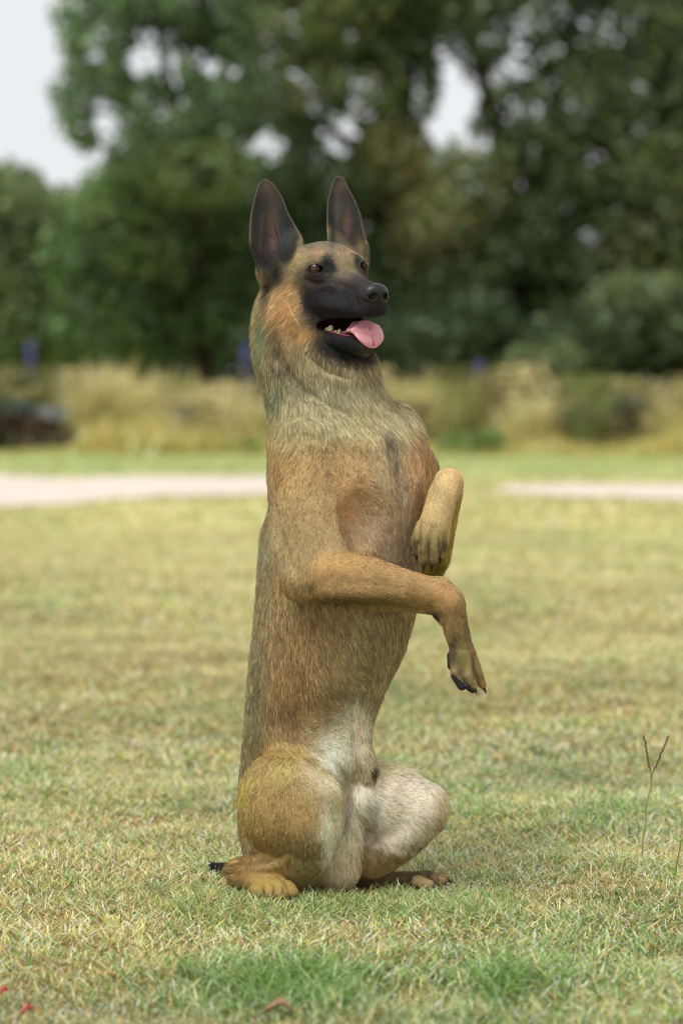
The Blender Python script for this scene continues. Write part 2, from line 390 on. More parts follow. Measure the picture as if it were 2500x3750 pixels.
def leaves(name, c0, size, col, parent=None):
    """two-sided folded leaf sprays at points c0"""
    n = len(c0); d = rng.normal(0, 1, (n, 3)); d[:, 2] = d[:, 2]*.6-.25; d /= np.linalg.norm(d, axis=1, keepdims=True)
    s = np.cross(d, rng.normal(0, 1, (n, 3))); s /= np.linalg.norm(s, axis=1, keepdims=True); up = np.cross(d, s); size = size[:, None]
    V = np.stack([c0-d*size*.5, c0+s*size*.32+up*size*.08, c0+d*size*.5, c0-s*size*.32+up*size*.08], 1).reshape(-1, 3)
    o = (np.arange(n)*4)[:, None]; F = np.concatenate([o+[0, 1, 2], o+[0, 2, 3]], 1).reshape(-1, 3)
    return mesh_np(name, V, F, M_leaf, parent, smooth=False, col=np.repeat(col, 4, 0))
def tree(name, label, cat, base, trunk, limbs, lobes, n, size, cols, Y, depth, holes=(), group=None, dens=.0, part=('trunk', 'crown')):
    root = empty(name, base); tag(root, label, cat, group)
    if trunk: tubes(part[0], [trunk]+limbs, M_bark, root)
    area = np.array([l[2]*l[3]*(l[5] if len(l) > 5 else 1) for l in lobes]); li = rng.choice(len(lobes), n, p=area/area.sum())
    d = rng.normal(0, 1, (n, 3)); d /= np.linalg.norm(d, axis=1, keepdims=True); r = rng.uniform(.25, 1.06, n)**.55
    d *= r[:, None]; L = np.array([l[:4] for l in lobes], float)[li]
    tone = np.array([l[4] if len(l) > 4 else 0 for l in lobes])[li]
    ox = L[:, 0]+d[:, 0]*L[:, 2]; oy = L[:, 1]-d[:, 2]*L[:, 3]; dy = rng.normal(0, .25, n)+d[:, 1]
    keep = np.ones(n, bool)
    if len(holes) > 8:
        holes = list(holes)+[(rng.uniform(min(l[0] for l in lobes), max(l[0] for l in lobes)), rng.uniform(-10, 390), rng.uniform(8, 15)) for _ in range(26)]
    hl_ = [(hx+rng.normal(0, hr*.25)+hr*1.1*math.cos(a), hy+hr*1.25*math.sin(a), hr*rng.uniform(.3, .55)) for hx, hy, hr in holes for a in rng.uniform(0, 6.28, 3)]
    for hx, hy, hr in list(holes)+hl_: keep &= (np.hypot(ox-hx, (oy-hy)*.85)*(1+.35*np.sin(3*np.arctan2(oy-hy, ox-hx)+hx))+rng.normal(0, hr*.2, n) > hr) | (rng.random(n) < .13)
    Yp = Y+dy*depth*.5+(0 if len(lobes[0]) < 7 else 0)
    p = np.stack([(ox-784)*KP*Y, Yp, CAM_H-(oy-941)*KP*Y], 1)      # crown built at its own distance, real metres
    keep &= (fbm(p, 1.1, 3)+.35*vnoise(p*[1, .35, 1]+5, 2.6)+rng.normal(0, .10, n)) > -.33+dens+.08*(oy < 400)
    keep &= p[:, 2] > .15
    p, tone = p[keep], tone[keep]; m = len(p)
    ci = np.clip(tone+(rng.random(m) < .3)*1+0*tone, 0, len(cols)-1).astype(int)
    c = (1.25 if cat == 'shrub' else 2.9)*np.array([hue(*c) for c in cols])[ci]*np.exp(rng.normal(0, .18, m)+.36*fbm(p, .8, 2))[:, None]
    c += (c.mean(1, keepdims=True)-c)*(.18 if cat == 'tree' else 0)
    leaves(part[1], p, size*rng.uniform(.6, 1.4, m), np.clip(c, 0, .6), root)
    return root
q5 = .25 if DEV else 1
T_ = lambda pts, Y: [at(x, y, Y+dy) for x, y, dy in pts]
# the big oak whose trunk and limbs show dark on the right
Y = 54.0
tree('oak_tree', 'big spreading tree with dark trunk and limbs on the right', 'tree', at(1190, 955, Y),
     (T_([(1190, 960, 0), (1185, 800, 0), (1180, 640, 0), (1190, 500, 0), (1230, 420, 0)], Y), [.42, .36, .33, .31, .26]),
     [(T_([(1190, 500, 0), (1150, 330, -.5), (1110, 190, -1), (1085, 40, -1), (1075, -160, -1)], Y), [.24, .19, .16, .13, .08]),
      (T_([(1230, 420, 0), (1300, 330, .5), (1400, 290, 1), (1560, 200, 1)], Y), [.24, .2, .15, .1]),
      (T_([(1230, 430, 0), (1290, 200, 1), (1330, 0, 1), (1340, -200, 1)], Y), [.2, .16, .12, .07]),
      (T_([(1180, 640, 0), (1260, 540, -1), (1400, 500, -1.5), (1560, 520, -2)], Y), [.18, .14, .10, .06]),
      (T_([(1185, 700, 0), (1080, 600, -1), (1000, 560, -1.5), (930, 600, -2)], Y), [.15, .12, .09, .05])],
     [(1180, 60, 190, 150), (1420, 60, 210, 150), (1080, -80, 220, 150), (1380, -120, 260, 170), (1490, 230, 150, 130), (1330, 250, 130, 120, 0), (1400, 330, 100, 80, 0), (1250, 340, 90, 90, 0), (1300, 450, 100, 80, 0), (1440, 360, 130, 70, 0), (1380, 400, 90, 60, 1), (1370, 540, 110, 60, 0), (1480, 535, 110, 55, 1), (1580, 560, 90, 70, 0), (1220, 520, 80, 80, 0), (1150, 600, 80, 70, 0), (1180, 300, 110, 120), (1560, 420, 170, 130, 1), (1420, 430, 120, 90), (1640, 120, 200, 220),
      (1080, 430, 110, 120, 1), (1010, 520, 100, 90, 2), (1280, 620, 120, 60), (1470, 620, 190, 90, 1), (1380, 760, 230, 80), (1060, 690, 130, 90), (1650, 700, 160, 160)],
     int(72000*q5), .21, [(52, 66, 34), (70, 84, 42), (90, 84, 42), (84, 98, 56)], Y, 6,
     [(1030, 150, 34), (1008, 235, 34), (1000, 300, 26), (1045, 310, 30), (1075, 180, 22), (1130, 80, 24), (1185, 140, 24), (1150, 170, 18), (1265, 120, 26), (1120, 310, 18), (1240, 265, 24), (1250, 320, 18), (1100, 350, 20), (1345, 35, 24), (1480, 215, 22), (1350, 372, 22), (1420, 150, 18), (1420, 325, 18), (1485, 300, 24), (1220, 10, 22), (1500, 170, 12), (1410, 20, 16)])
# its neighbour in the middle
Y = 57.0
tree('oak_tree', 'tall leafy tree behind the dog\'s head, between the big right tree and the left one', 'tree', at(900, 950, Y),
     (T_([(905, 955, 0), (900, 700, 0), (905, 450, 0), (925, 260, 0), (895, 120, 0), (880, -100, 0)], Y), [.36, .32, .28, .27, .22, .12]),
     [(T_([(905, 450, 0), (800, 330, 0), (690, 250, 0), (600, 230, 0)], Y), [.18, .13, .09, .05]), (T_([(925, 260, 0), (960, 120, 0), (990, -60, 0)], Y), [.16, .12, .07])],
     [(640, 60, 150, 120, 1), (800, 60, 160, 130, 1), (900, -60, 200, 140, 1), (700, -90, 200, 130), (930, 180, 80, 150), (700, 230, 130, 90, 1), (840, 240, 110, 80, 1), (620, 300, 110, 90), (760, 420, 170, 110), (900, 400, 110, 130, 2), (600, 450, 130, 110, 0),
      (960, 560, 90, 110, 2), (740, 600, 190, 110), (880, 720, 170, 110), (640, 720, 150, 120)],
     int(62000*q5), .21, [(54, 70, 38), (72, 90, 46), (98, 90, 42), (90, 100, 60)], Y, 6,
     [(565, 345, 30), (605, 340, 34), (640, 350, 20), (790, 300, 40), (750, 285, 22), (785, 335, 26), (830, 183, 26), (690, 18, 26), (655, 40, 16), (690, 185, 20), (935, 180, 24), (940, 235, 22), (600, 285, 20), (640, 225, 14), (575, 300, 22), (510, 350, 16), (760, 200, 14), (905, 60, 10)])
# left tree whose loose branches hang against the sky
Y = 50.0
tree('elm_tree', 'tree with loose airy branches against the pale sky at top left', 'tree', at(470, 960, Y),
     (T_([(480, 965, 4), (470, 750, 4), (450, 520, 2), (430, 380, 0), (400, 230, 0), (360, 60, 0), (340, -120, 0)], Y), [.2, .18, .16, .14, .12, .09, .05]),
     [(T_([(430, 380, 0), (330, 320, 0), (260, 260, 0), (200, 250, 0)], Y), [.1, .07, .05, .03]), (T_([(400, 230, 0), (300, 180, 0), (220, 160, 0), (170, 190, 0)], Y), [.08, .06, .04, .02]),
      (T_([(360, 60, 0), (260, 20, 0), (190, 10, 0)], Y), [.07, .05, .03]), (T_([(400, 230, 0), (480, 120, 0), (540, 20, 0)], Y), [.09, .06, .03])],
     [(200, 20, 55, 50), (270, 60, 60, 55), (185, 130, 40, 60), (180, 220, 62, 60), (185, 300, 44, 40), (260, 205, 60, 50), (330, 30, 70, 60), (420, 60, 80, 60), (500, 40, 90, 70), (300, 130, 46, 40), (440, 200, 70, 50), (350, 240, 70, 60), (400, 310, 110, 70), (330, 360, 90, 60), (520, 260, 90, 80), (460, 400, 140, 80, 1), (150, 60, 20, 30), (330, -80, 170, 80), (520, -80, 160, 90), (300, 320, 60, 50), (540, 160, 60, 70), (400, 180, 60, 40), (240, 130, 40, 50)],
     int(30000*q5), .2, [(62, 80, 48), (78, 96, 56), (90, 98, 50)], Y, 4,
     [(350, 140, 42), (310, 110, 22), (385, 150, 26), (205, 115, 15), (220, 235, 24), (240, 290, 22), (275, 300, 22), (380, 265, 17), (475, 145, 26), (450, 130, 18), (500, 175, 14), (420, 225, 20), (480, -5, 24), (425, -10, 18), (215, 60, 16), (195, 180, 12), (140, 170, 14), (265, 70, 12), (360, 90, 20), (235, 160, 13), (130, 20, 16)], dens=.02)
# lower trees filling the left, and the dark understorey below the big crowns
for (nm, lab, Y, bx, lobes, n, cols, hol) in [
    ('bushy_tree', 'low rounded bright green tree at the left edge under the open sky', 58.0, 60, [(20, 470, 100, 80, 1), (-90, 430, 110, 90, 1), (120, 520, 110, 90, 1), (60, 640, 150, 120, 1), (-60, 600, 130, 130, 0), (100, 760, 150, 90, 0), (60, 400, 30, 16, 0), (0, 400, 30, 18, 1)], 16000, [(64, 78, 46), (80, 94, 54), (90, 100, 60)], []),
    ('bushy_tree', 'mid green bushy tree left of the dog, right of the bright green one', 55.0, 300, [(290, 480, 130, 90, 1), (230, 600, 130, 110, 0), (380, 600, 150, 120, 1), (300, 740, 190, 110, 0), (480, 530, 130, 110, 0), (520, 700, 140, 120, 0), (330, 410, 90, 50, 0)], 22000, [(54, 72, 36), (76, 98, 48), (98, 108, 54)], []),
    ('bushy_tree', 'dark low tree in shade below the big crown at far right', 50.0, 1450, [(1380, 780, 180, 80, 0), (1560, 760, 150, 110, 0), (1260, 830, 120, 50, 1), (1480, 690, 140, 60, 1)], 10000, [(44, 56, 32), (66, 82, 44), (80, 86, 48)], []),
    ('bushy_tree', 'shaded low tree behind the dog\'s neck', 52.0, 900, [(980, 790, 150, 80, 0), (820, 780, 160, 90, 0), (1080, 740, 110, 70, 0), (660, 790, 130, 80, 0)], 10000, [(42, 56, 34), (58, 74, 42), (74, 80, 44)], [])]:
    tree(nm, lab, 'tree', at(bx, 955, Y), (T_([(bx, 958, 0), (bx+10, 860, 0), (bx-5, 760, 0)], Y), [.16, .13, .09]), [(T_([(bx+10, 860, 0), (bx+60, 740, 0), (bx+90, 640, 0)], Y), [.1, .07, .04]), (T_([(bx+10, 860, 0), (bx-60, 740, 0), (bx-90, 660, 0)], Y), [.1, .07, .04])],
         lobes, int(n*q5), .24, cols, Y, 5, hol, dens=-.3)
# a distant wood closes the gaps low down
n = int(60000*q5); x = rng.uniform(-45, 45, n); y = rng.uniform(84, 96, n); hz = (5.6+1.2*vnoise(np.stack([x, x*0, x*0], 1), .22)+1.0*vnoise(np.stack([x, x*0+3, x*0], 1), .6))*(1+.25*sstep0(x, -12, 6)); z = hz*rng.random(n)**.8
c = 1.7*np.array(hue(58, 72, 40))*np.exp(rng.normal(0, .3, n)+.4*vnoise(np.stack([x, y, z], 1), .7))[:, None]
tag(leaves('distant_wood', np.stack([x, y, z], 1), .5*rng.uniform(.7, 1.3, n), c), 'distant green wood seen between and beneath the trees', 'wood', kind='stuff')
# shrubs along the verge
for lab, bx, by, Y, lobes, n, cols, sz in [
    ('dark brown bramble heap in the verge at the left edge', 60, 1035, 40.6, [(10, 972, 60, 40, 0), (95, 985, 46, 34, 0), (-80, 970, 90, 60, 0), (150, 1004, 46, 28, 1), (195, 1016, 34, 18, 1), (40, 935, 36, 20, 2), (120, 952, 30, 16, 3), (60, 1012, 80, 26, 1), (-10, 930, 30, 26, 1)], 7000, [(84, 64, 54), (112, 94, 66), (76, 100, 74), (128, 130, 130)], .13),
    ('bright green weed clump in the verge right behind the dog\'s shoulder', 1070, 1040, 40.0, [(1050, 1018, 54, 22, 1), (1095, 1028, 50, 16, 0), (1130, 1004, 34, 20, 1), (1020, 1030, 30, 12, 0)], 1500, [(96, 108, 58), (112, 134, 70)], .10),
    ('small low green weed clump in the verge left of the dog', 540, 1040, 40.0, [(545, 1030, 48, 14, 1), (585, 1024, 30, 14, 1)], 900, [(80, 104, 44), (96, 130, 56)], .09),
    ('dusky shrub in the dry grass at right of the verge', 1370, 1010, 41.5, [(1330, 960, 60, 30, 0), (1400, 975, 70, 26, 1), (1300, 970, 50, 26, 1), (1440, 930, 50, 20, 0)], 3600, [(96, 104, 76), (128, 118, 84)], .11),
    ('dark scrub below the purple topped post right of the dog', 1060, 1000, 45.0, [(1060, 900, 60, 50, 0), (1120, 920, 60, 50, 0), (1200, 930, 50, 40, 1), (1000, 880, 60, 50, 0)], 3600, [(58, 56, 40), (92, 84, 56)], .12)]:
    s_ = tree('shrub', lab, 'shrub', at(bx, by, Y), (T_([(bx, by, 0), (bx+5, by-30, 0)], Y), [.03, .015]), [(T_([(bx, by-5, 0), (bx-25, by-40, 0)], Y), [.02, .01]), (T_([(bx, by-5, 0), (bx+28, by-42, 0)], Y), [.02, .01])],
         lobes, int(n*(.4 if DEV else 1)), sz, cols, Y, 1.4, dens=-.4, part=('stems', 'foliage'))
# tall dry grass of the verge
n = int(60000*q5); y = rng.uniform(39.4, 49, n); x = rng.uniform(-1, 1, n)*y*.1412*1.5; ox = 784+x/(KP*y); p = np.stack([x, y, 0*x], 1)
pale = np.exp(-((ox-330)/330)**2)+np.exp(-((ox-1270)/130)**2)*.6+np.exp(-((ox-980)/60)**2)*.6+.45*fbm(p, .7, 2)
h = (.80+.40*np.clip(pale, 0, 1.3)+.35*fbm(p+4, .9, 2))*(.3+.7*sstep0(y, 39.5, 42.5))*rng.uniform(.5, 1.1, n)+.1
h *= (1-.5*np.exp(-((ox-1400)/110)**2))*(1-.62*sstep0(-ox, -210, -150))*(1-.6*np.exp(-((ox-1085)/70)**2)*(y < 43.5))*(1-.5*np.exp(-((ox-560)/50)**2)*(y < 42)); h *= 1+.55*np.clip(vnoise(p*[1, .4, 1]+21, 1.3), -.6, 1)
c = np.where((rng.random(n) < np.clip(.25+.5*pale, 0, .9))[:, None], pick(n, [(232, 216, 170), (216, 198, 140), (200, 178, 112)], [2, 2, 2]), pick(n, [(178, 174, 106), (184, 172, 110), (156, 164, 96), (136, 124, 82)], [2, 2.2, 2, 1.2]))
low = (y < 41.5)[:, None]; c = np.where(low & (rng.random(n) < .6)[:, None], pick(n, [(186, 174, 104), (190, 170, 104), (156, 164, 76)], [2, 2, 1]), c)*np.exp(.3*fbm(p+8, 1.4, 2))[:, None]
tag(blades('tall_grass', x, y, 0*x, h, .045*rng.uniform(.6, 1.4, n), rng.uniform(0, .35, n), rng.uniform(0, .5, n), np.clip(c*1.35, 0, .85)), 'tall dry tan and olive grass along the far verge', 'grass', kind='stuff')
n = int(52000*q5); cxs = rng.uniform(-9.5, 9.5, 110); cys = rng.uniform(40.2, 46, 110); chs = rng.uniform(.5, 1.6, 110); k_ = rng.integers(0, 110, n)
x = cxs[k_]+rng.normal(0, .26, n); y = cys[k_]+rng.normal(0, .2, n); z = chs[k_]*rng.random(n)**.8
c = np.array([hue(120, 126, 66), hue(176, 166, 104), hue(104, 96, 66), hue(136, 146, 76), hue(220, 204, 152)])[k_ % 5]*np.exp(rng.normal(0, .3, n))[:, None]
tag(leaves('verge_weeds', np.stack([x, y, z], 1), .09*rng.uniform(.5, 1.5, n), c), 'tangled olive and brown weeds standing through the dry verge grass', 'weeds', kind='stuff')
# fence posts with painted tops
M_post = mat('weathered_post', hue(96, 92, 96), rough=.85, noise=(8, .2, 3)); M_purple = mat('purple_paint', hue(74, 70, 118), rough=.7, noise=(20, .15, 3))
for lab, ox, ytop, Y in (('purple topped fence post at the left edge above the bramble heap', 72, 790, 46), ('purple topped fence post close behind the dog\'s neck on the left', 566, 792, 46.5), ('purple topped fence post between the dog\'s shoulder and the big trunk', 1101, 832, 48), ('purple topped fence post at the right edge of the verge', 1560, 876, 49)):
    top = at(ox, ytop, Y); r_ = empty('fence_post', (top[0], Y, 0)); tag(r_, lab, 'fence post', 'purple topped fence posts along the verge'); b0 = np.array([top[0], Y, -.1])
    tubes('post', [([b0, b0*[1, 1, 0]+[0, 0, top[2]-.36]], [.085, .08])], M_post, r_)
    tubes('painted_top', [([b0*[1, 1, 0]+[0, 0, top[2]-.36], top, top+[0, 0, .02]], [.085, .085, .03])], M_purple, r_)
# ------------------------------------------------------------------ the dog
def vec(x, w, up=0.0):               # unit direction from picture axes: right, away, up
    v = np.array([x, w, up], float); return v/np.linalg.norm(v)
def basis(deg):                       # rows: the dog's forward (belly) direction, its left, up
    a = R(deg); return np.array([[math.cos(a), -math.sin(a), 0], [math.sin(a), math.cos(a), 0], [0, 0, 1]])
U = S0
dog_h = 0.0034 if DEV else 0.0019
D = Field(P(470, 2070, -330)*[1, 1, 0]+[-.01, 0, -0.012], P(1140, 395, 260)*[1, 1, 1]+[.02, 0, 0.03], dog_h)
# --- torso, neck and pelvis: one lofted tube (oy, left, right, depth, facing, width/depth)
rows = [(600, 640, 700, 55, 40, .95), (621, 600, 740, 55, 40, .95), (663, 602, 760, 48, 40, .95), (684, 590, 780, 42, 42, 1.0), (729, 578, 815, 40, 44, .95), (777, 577, 842, 36, 45, .9),
        (830, 583, 868, 28, 50, .88), (865, 592, 874, 22, 52, .88), (900, 604, 880, 18, 55, .86), (960, 616, 918, 8, 60, .88),
        (1020, 614, 962, 0, 62, .86), (1100, 615, 976, 0, 62, .84), (1175, 618, 972, 0, 62, .84),
        (1228, 597, 968, 0, 62, .84), (1300, 592, 964, 0, 61, .84), (1400, 586, 954, 2, 60, .83), (1500, 575, 924, 5, 58, .80), (1590, 566, 878, 8, 55, .74),
        (1660, 560, 853, 16, 50, .64), (1740, 553, 850, 34, 47, .62), (1820, 546, 836, 52, 44, .66), (1900, 545, 818, 56, 42, .72),
        (1970, 560, 800, 46, 42, .8), (2020, 590, 780, 30, 42, .8), (2046, 640, 740, 20, 42, .85)]
ta = np.array(rows, float)
zz = np.array([P(784, r[0], r[3])[2] for r in rows]); order = np.argsort(zz)
zf = np.linspace(zz.min(), zz.max(), 400)
def sm(v, n=13):
    y = np.interp(zf, zz[order], v[order]); k = np.hanning(n*2+1); k /= k.sum()
    return np.convolve(np.pad(y, n, mode='edge'), k, mode='valid')
cxt, hwt, wt, at_, rbt = sm((ta[:, 1]+ta[:, 2])/2), sm((ta[:, 2]-ta[:, 1])/2, 6), sm(ta[:, 3]), sm(ta[:, 4]), sm(ta[:, 5])
def torso(x, y, z):
    zr = z[0, 0, :]
    f = lambda a: np.interp(zr, zf, a)[None, None, :].astype(np.float32)
    cx, hw, w, a, rb = f(cxt), f(hwt), f(wt), f(at_)*(math.pi/180), f(rbt)
    Yc = DOG_Y+w*U; X = (cx-784)*KP*Yc
    A = hw*KP*Yc/np.sqrt(np.cos(a)**2+rb**2*np.sin(a)**2); B = A*rb
    u = (x-X)*np.cos(a)-(y-Yc)*np.sin(a); v = (x-X)*np.sin(a)+(y-Yc)*np.cos(a)
    k0 = np.sqrt((u/A)**2+(v/B)**2); k1 = np.sqrt((u/A**2)**2+(v/B**2)**2)+1e-6
    d = k0*(k0-1)/k1
    return np.maximum(d, np.maximum(zf[0]-z, z-zf[-1]))
D.put(torso, np.array([D.lo[0], D.lo[1], zf[0]]), np.array([D.lo[0]+D.h*D.n[0], D.lo[1]+D.h*D.n[1], zf[-1]]), .01)
def E(ox, oy, w, r, B=None, k=20, op='add'):
    D.ell(P(ox, oy, w), np.array(r, float)*U, B, k*U, op)
def C(pts, k=15, op='add', sq=None):  # pts: (ox, oy, w, radius)
    D.chain([(P(*p[:3]), p[3]*U) for p in pts], k*U, op, sq)
Bc, Bp = basis(62), basis(47)
toes = []
# --- shoulders, chest muscles and upper arms
E(718, 1055, -95, (92, 75, 120), Bc, 45)               # right shoulder
E(905, 1030, 10, (90, 70, 105), Bc, 40)                # left shoulder
E(870, 1120, -110, (70, 60, 120), Bc, 40)              # breast, left half
E(812, 1110, -136, (66, 52, 105), Bc, 30)              # breast, right half
C([(712, 1060, -128, 72), (712, 1180, -176, 66), (712, 1290, -206, 54), (700, 1335, -212, 42)], 34)
C([(668, 1110, -90, 46), (662, 1220, -142, 44), (676, 1318, -190, 34)], 30)     # triceps
C([(748, 1120, -160, 40), (758, 1225, -206, 36), (768, 1296, -222, 44)], 24)    # front of the upper arm
# --- right foreleg
C([(682, 1347, -208, 31), (700, 1325, -212, 45), (760, 1318, -224, 58), (850, 1333, -234, 50), (930, 1350, -240, 39), (1000, 1364, -244, 34), (1030, 1382, -246, 34)], 12)
C([(690, 1362, -222, 16), (760, 1352, -262, 20), (850, 1360, -272, 15), (920, 1366, -270, 9)], 12)
C([(1008, 1362, -242, 35), (1036, 1400, -245, 31), (1046, 1440, -243, 27), (1056, 1478, -241, 26), (1062, 1500, -240, 28)], 10)
C([(1005, 1400, -250, 16), (1015, 1422, -250, 12)], 8)      # carpal pad mount
C([(812, 1385, -215, 14), (930, 1392, -225, 12), (1000, 1400, -232, 12)], 10)   # tendon behind the forearm
for a, b, c_ in [((1048, 1505, -256, 16), (1048, 1540, -268, 14), (1062, 1564, -268, 10)),
                 ((1064, 1510, -264, 16), (1074, 1548, -276, 14), (1086, 1574, -274, 10)),
                 ((1078, 1505, -240, 15), (1095, 1548, -246, 13), (1107, 1573, -246, 9)),
                 ((1066, 1510, -222, 16), (1080, 1545, -222, 14), (1096, 1566, -222, 10))]:
    C([a, b, c_], 2.5); toes.append((b, c_))
C([(1046, 1512, -240, 14), (1052, 1530, -244, 14)], 8)      # metacarpal pad mount
# --- left foreleg: forearm comes forward to the lifted wrist, the paw hangs
C([(945, 1080, 40, 62), (960, 1200, 60, 52), (984, 1290, 52, 34)], 24)
C([(1000, 1305, 52, 22), (1006, 1285, 40, 26), (1022, 1200, -30, 26), (1034, 1130, -100, 28), (1032, 1108, -122, 29)], 10)
C([(1030, 1106, -125, 31), (1016, 1140, -150, 33), (1005, 1180, -162, 34), (998, 1204, -168, 35)], 10)
for a, b, c_ in [((970, 1208, -164, 15), (958, 1240, -170, 14), (957, 1266, -166, 10)),
                 ((984, 1218, -186, 16), (973, 1262, -198, 14), (972, 1290, -192, 10)),
                 ((1004, 1218, -188, 16), (996, 1262, -198, 14), (993, 1290, -192, 10)),
                 ((1020, 1208, -166, 15), (1017, 1245, -172, 14), (1013, 1272, -168, 10))]:
    C([a, b, c_], 2.5); toes.append((b, c_))
# --- right hind leg
E(664, 1848, -96, (120, 96, 126), basis(25), 24)
E(700, 1842, -150, (82, 62, 88), basis(25), 34); E(748, 1812, -176, (36, 34, 46), basis(25), 26)
C([(690, 1955, -110, 44), (640, 1985, -100, 42), (575, 2000, -84, 34), (556, 2006, -80, 32)], 12)
C([(712, 1896, -140, 66), (706, 1950, -124, 54), (692, 1994, -84, 44)], 34)     # shank, inner side
C([(552, 2008, -84, 30), (598, 2032, -118, 27), (635, 2042, -146, 27)], 10)
for a, b in [((590, 2042, -150, 16), (596, 2058, -170, 13)), ((616, 2040, -160, 17), (622, 2056, -186, 14)),
             ((640, 2038, -162, 17), (650, 2056, -190, 14)), ((660, 2038, -150, 16), (674, 2052, -176, 13))]:
    C([a, b], 3); toes.append((a, b))
# --- left hind leg
C([(815, 1818, 20, 82), (900, 1836, -20, 84), (978, 1850, -60, 52)], 26)
C([(976, 1872, -58, 50), (915, 1930, -34, 50), (862, 1985, 8, 38), (838, 2008, 25, 28)], 18)
C([(838, 2010, 25, 27), (890, 2022, 14, 19), (935, 2022, 4, 20), (960, 2024, 0, 22)], 10)
E(838, 1955, -6, (40, 40, 50), None, 24)
for a, b in [((968, 2022, 22, 13), (1000, 2026, 30, 11)), ((978, 2014, 4, 15), (1018, 2020, 6, 12)), ((974, 2018, -18, 15), (1010, 2026, -24, 12)), ((958, 2024, -34, 14), (986, 2032, -46, 11))]:
    C([a, b], 3); toes.append((a, b))
# --- rump, groin, sheath
E(768, 1990, -46, (52, 46, 54), Bp, 26)
C([(808, 1870, -60, 26), (800, 1945, -66, 32), (788, 2000, -66, 40)], 18)
C([(822, 1660, -108, 14), (836, 1720, -100, 16), (850, 1768, -98, 19), (848, 1786, -96, 17)], 26)
E(838, 1838, -78, (30, 28, 34), Bp, 24)
# --- tail
C([(600, 2005, 80, 34), (545, 2008, 130, 26), (514, 2000, 160, 17), (490, 1991, 178, 9)], 16)
# --- head, in its own frame: s forward, t to its left, u up
YAW, PIT, ROL = 30, 2, 3
hs = np.array([math.sin(R(YAW)), -math.cos(R(YAW)), math.sin(R(PIT))]); hs /= np.linalg.norm(hs)
ht = np.array([math.cos(R(YAW)), math.sin(R(YAW)), math.sin(R(ROL))]); ht -= hs*(ht@hs); ht /= np.linalg.norm(ht)
hu = np.cross(ht, -hs) if np.cross(ht, -hs)[2] > 0 else np.cross(hs, -ht)
hu = hu/np.linalg.norm(hu)*(1 if hu[2] > 0 else -1)
H0 = P(782, 612, -55); HB = np.array([hs, ht, hu])
def HP(s, t, u): return H0+U*(s*hs+t*ht+u*hu)
def HE(s, t, u, r, k=18, op='add'): D.ell(HP(s, t, u), np.array(r, float)*U, HB, k*U, op)
def HC(pts, k=14, op='add', sq=None): D.chain([(HP(*p[:3]), p[3]*U) for p in pts], k*U, op, sq)
HE(-82, 0, -8, (98, 84, 72), 20)
HE(-20, 0, -6, (50, 60, 42), 22)
for q in (-1, 1):
    HE(-60, 50*q, -58, (62, 36, 46), 24)
    HE(-100, 52*q, -84, (56, 36, 52), 24)
    HE(-6, 38*q, 10, (24, 22, 14), 14)                  # brow
    HE(-26, 46*q, -8, (36, 28+(5 if q > 0 else 0), 34), 14)
    HC([(-24, 46*q, -30, 18), (30, 30*q, -50, 20)], 30)  # below the eye
    HC([(-30, 48*q, -84, 28), (30, 36*q, -90, 27), (90, 25*q, -100, 23), (126, 16*q, -104, 20)], 14)   # upper lip
    HC([(-52, 56*q, -128, 27), (-20, 50*q, -150, 24), (30, 36*q, -172, 20), (72, 20*q, -181, 18), (93, 12*q, -182, 15)], 8)  # lower jaw
HC([(-5, 0, -30, 32), (60, 0, -52, 28), (136, 0, -74, 24)], 16)
HC([(0, 0, -68, 45), (70, 0, -82, 35), (130, 0, -92, 25)], 14)
HE(134, 0, -100, (20, 23, 24), 10); HE(126, 0, -78, (24, 31, 26), 14)
HC([(-60, 0, -160, 44), (10, 0, -186, 26), (88, 0, -194, 16)], 16)
HE(98, 0, -180, (14, 18, 16), 8)
MOUTH = [(HP(-52, 0, -122), 8*U), (HP(0, 0, -136), 19*U), (HP(60, 0, -142), 20*U), (HP(150, 0, -152), 27*U)]
D.chain(MOUTH, 5*U, 'cut', (ht, 4.0))   # the open mouth
LIPCUT = []
for q in (-1, 1):
    for a, b in (((-46, 62*q, -114, 6), (-24, 54*q, -126, 9)), ((-24, 54*q, -126, 9), (20, 40*q, -138, 12))):
        LIPCUT.append((HP(*a[:3]), a[3]*U, HP(*b[:3]), b[3]*U))
        D.cone(LIPCUT[-1][0], LIPCUT[-1][2], a[3]*U, b[3]*U, 4*U, 'cut')
    HC([(-40, 60*q, -134, 5), (-10, 52*q, -150, 6), (30, 36*q, -160, 6), (66, 20*q, -168, 5)], 5)     # lower lip
